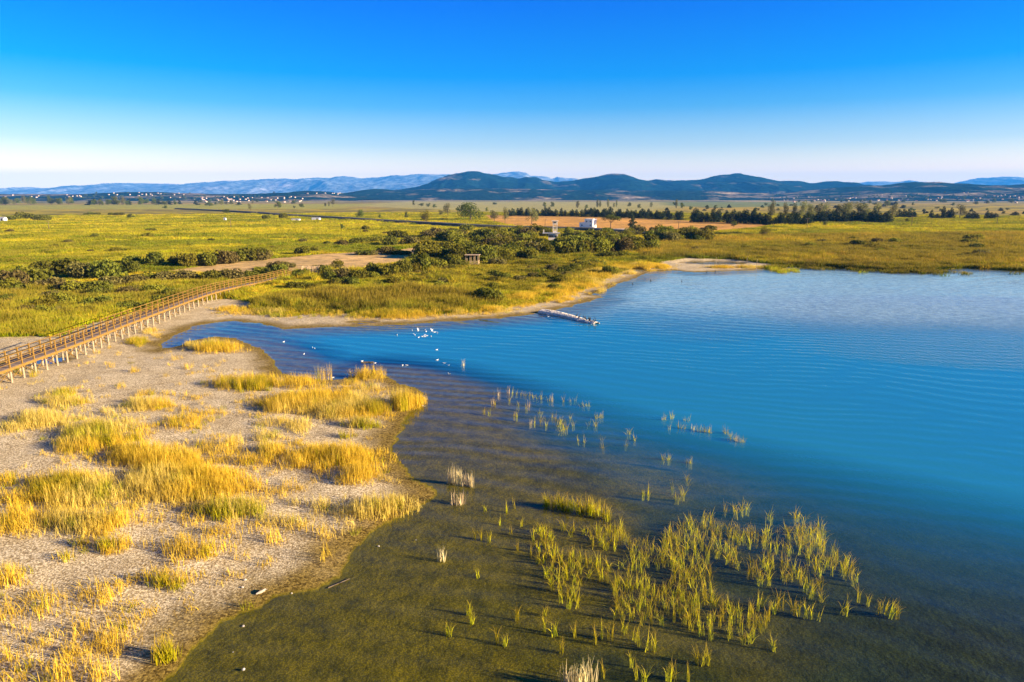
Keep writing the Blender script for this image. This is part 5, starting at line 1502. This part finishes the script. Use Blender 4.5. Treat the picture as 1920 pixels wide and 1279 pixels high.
# ------------------------------------------------------------------ cattails in the lake
CAT = [blade_clump('cattail_%d' % k, M['cattail'], 7 + 2 * k, 0.09 + 0.015 * k, 1.0, 0.022, 0.22, 0.55, 4, 200 + k) for k in range(5)]
DRY = [blade_clump('dry_reed_%d' % k, M['dryreed'], 14, 0.16, 1.0, 0.024, 0.15, 0.2, 3, 240 + k) for k in range(3)]
def cattail(u, v, h_, mesh, lab, grp, wid=1.0):
    x, y = g0(u, v); x = float(x); y = float(y)
    z = float(ground_z(np.array([x]), np.array([y]))[0])
    z = max(z, -0.35)
    name = 'dry_reed_clump' if mesh in DRY else 'cattail_clump'
    o = link(name, mesh); o.location = (x, y, z); o.rotation_euler = (0, 0, random.random() * 6.28); o.scale = (wid, wid, h_ - z)
    return tag(o, lab, 'reeds', grp)
MAINP = [(990, 1005), (1005, 1045), (1030, 1090), (1050, 1125), (1090, 1140), (1180, 1160), (1280, 1165), (1330, 1188), (1400, 1198), (1440, 1165), (1480, 1118), (1560, 1118), (1615, 1118), (1615, 1070), (1545, 1015), (1552, 990),
         (1480, 962), (1380, 950), (1330, 965), (1280, 985), (1240, 1000), (1180, 978), (1150, 985), (1100, 992), (1020, 985)]
mp_ = [tuple(float(c) for c in g0(u, v)) for u, v in MAINP]
xs = [a for a, b in mp_]; ys = [b for a, b in mp_]
cand = []
cxs = rng.uniform(min(xs), max(xs), 9000); cys = rng.uniform(min(ys), max(ys), 9000)
ck_ = inside(cxs, cys, mp_) & (fbm(cxs, cys, 1.7, 3) > 0.44 + 0.06 * rng.random(9000))
for x, y in zip(cxs[ck_].tolist(), cys[ck_].tolist()):
    if any((x - a) ** 2 + (y - b) ** 2 < 0.11 for a, b in cand): continue
    cand.append((x, y))
cand.sort(key=lambda c: c[1])
g_ = 'cattail clumps of the big patch in the near shallows'
allc = []
for (x, y) in cand:
    u, v = proj(np.array([x]), np.array([y]), np.array([0.0])); allc.append((float(u[0]), float(v[0])))
print('cattails', len(allc))
ISO = [(890, 1008), (903, 1008), (917, 1012), (949, 958), (964, 950), (910, 956), (938, 981), (958, 999), (977, 983), (970, 1026), (995, 1039), (1008, 1052), (897, 1079), (884, 1163), (879, 1146), (843, 1185), (933, 1198), (946, 1202), (972, 1156),
       (1021, 1177), (1020, 1146), (1041, 1184), (1054, 1214), (1079, 1183), (1116, 1198), (1128, 1187), (1144, 1189), (1168, 1177), (1190, 1190), (1200, 1200), (1212, 1208), (1227, 1208), (1131, 1261), (1207, 1270), (1195, 1262), (1185, 1240), (1254, 1266), (1290, 1267), (1310, 1233), (1318, 1236), (1331, 1235), (1264, 1263),
       (1453, 1208), (1439, 1165), (1490, 1141), (1500, 1143), (1512, 1149), (1520, 1150), (1536, 1153), (1580, 1141), (1588, 1143), (1645, 1140), (1657, 1141), (1670, 1147), (1680, 1147), (1611, 1119), (1626, 1124), (1204, 927), (1215, 927), (1262, 917), (1270, 935), (1279, 928), (1289, 900), (1295, 870), (1288, 868), (1242, 861), (1254, 863)]
UP = [(953, 738), (960, 738), (968, 739), (976, 741), (984, 742), (992, 743), (1000, 746), (1008, 748), (1016, 749), (1035, 753), (1030, 752), (1071, 753), (1078, 752), (1056, 753), (1095, 763), (1088, 762), (1104, 762), (1035, 783), (1040, 785), (1116, 785), (1124, 785), (1129, 784), (1045, 800), (1051, 808), (1056, 800), (1050, 793), (1043, 790), (1060, 806),
      (995, 795), (1003, 793), (964, 780), (970, 782), (907, 774), (917, 775), (929, 758), (924, 757), (956, 752), (971, 761), (987, 767), (992, 762), (1014, 775), (1025, 799), (1014, 792), (1076, 799), (1070, 785), (1103, 797), (1117, 799), (1084, 827), (1095, 830), (1132, 841), (1130, 826), (1173, 836), (1190, 827), (1180, 815), (936, 742), (928, 738),
      (1275, 803), (1282, 805), (1300, 806), (1307, 808), (1314, 809), (1320, 810), (1326, 811), (1332, 813), (1282, 789), (1290, 790), (1245, 788), (1260, 785), (1360, 812), (1364, 814), (1369, 818), (1373, 824), (1378, 826), (1382, 828), (1390, 830), (1395, 830), (1255, 805)]
TOPC = [(1022 + 118 * t + random.uniform(-4, 4), 952 + 16 * t ** 2 + random.uniform(-8, 2)) for t in np.linspace(0, 1, 34)]
budget = 300 - len(ISO) - len(UP) - len(TOPC) - 14
for (u, v) in allc[:budget]:
    cattail(u, v, random.uniform(0.38, 0.78), random.choice(CAT), 'yellow-green cattail clump inside the big patch in the near shallows', g_, random.uniform(0.8, 1.3))
rest = allc[budget:]
if rest:
    xy = np.array([g0(u, v) for u, v in rest]); zz = np.maximum(ground_z(xy[:, 0], xy[:, 1]), -0.35)
    n_ = len(rest); hh = rng.uniform(0.38, 0.78, n_) - zz; ww = rng.uniform(0.9, 1.5, n_)
    scatter('cattails', np.stack([xy[:, 0], xy[:, 1], zz], 1), rng.random(n_) * 6.28, np.stack([ww, ww, hh], 1), rng.integers(0, 5, n_), np.ones((n_, 3)), CAT, 'further cattails at the back of the big patch in the shallows')
g_ = 'single cattail clumps standing round the big patch'
for (u, v) in ISO:
    cattail(u, v, random.uniform(0.5, 0.85), random.choice(CAT), 'single cattail clump standing clear of the big patch', g_, random.uniform(0.8, 1.2))
g_ = 'cattails of the dense curved bank'
for (u, v) in TOPC:
    cattail(u, v, random.uniform(0.8, 1.1), random.choice(CAT), 'cattail clump in the dense curved row above the big patch', g_, 1.5)
g_ = 'thin reed clumps further out in the lake'
for (u, v) in UP:
    w_ = 1.5 if v > 785 and 1040 < u < 1062 else 1.1
    cattail(u, v, random.uniform(0.5, 0.9), random.choice(CAT if (w_ > 1.2 or random.random() < 0.85) else DRY), 'thin pale reed clump further out in the blue water', g_, w_)
g_ = 'dry reeds at the tip of the gravel spit'
for (u, v) in [(841, 905), (847, 906), (853, 907), (858, 908), (864, 909), (872, 910), (880, 911), (886, 912), (852, 945), (860, 946), (868, 944), (868, 686), (827, 1050), (1068, 1279), (1082, 1279), (1095, 1279), (1060, 1275), (1075, 1276), (1090, 1277), (1110, 1272)]:
    near = v > 1200
    cattail(u, v, random.uniform(0.9, 1.35) if 860 < v < 915 else random.uniform(0.6, 1.0), random.choice(DRY), 'pale dry reed clump at the bottom picture edge' if near else ('pale dry reed clump off the tip of the gravel spit' if v > 860 else 'small pale reed tuft alone in the bay'), 'dry reeds at the bottom edge' if near else g_, 1.3)
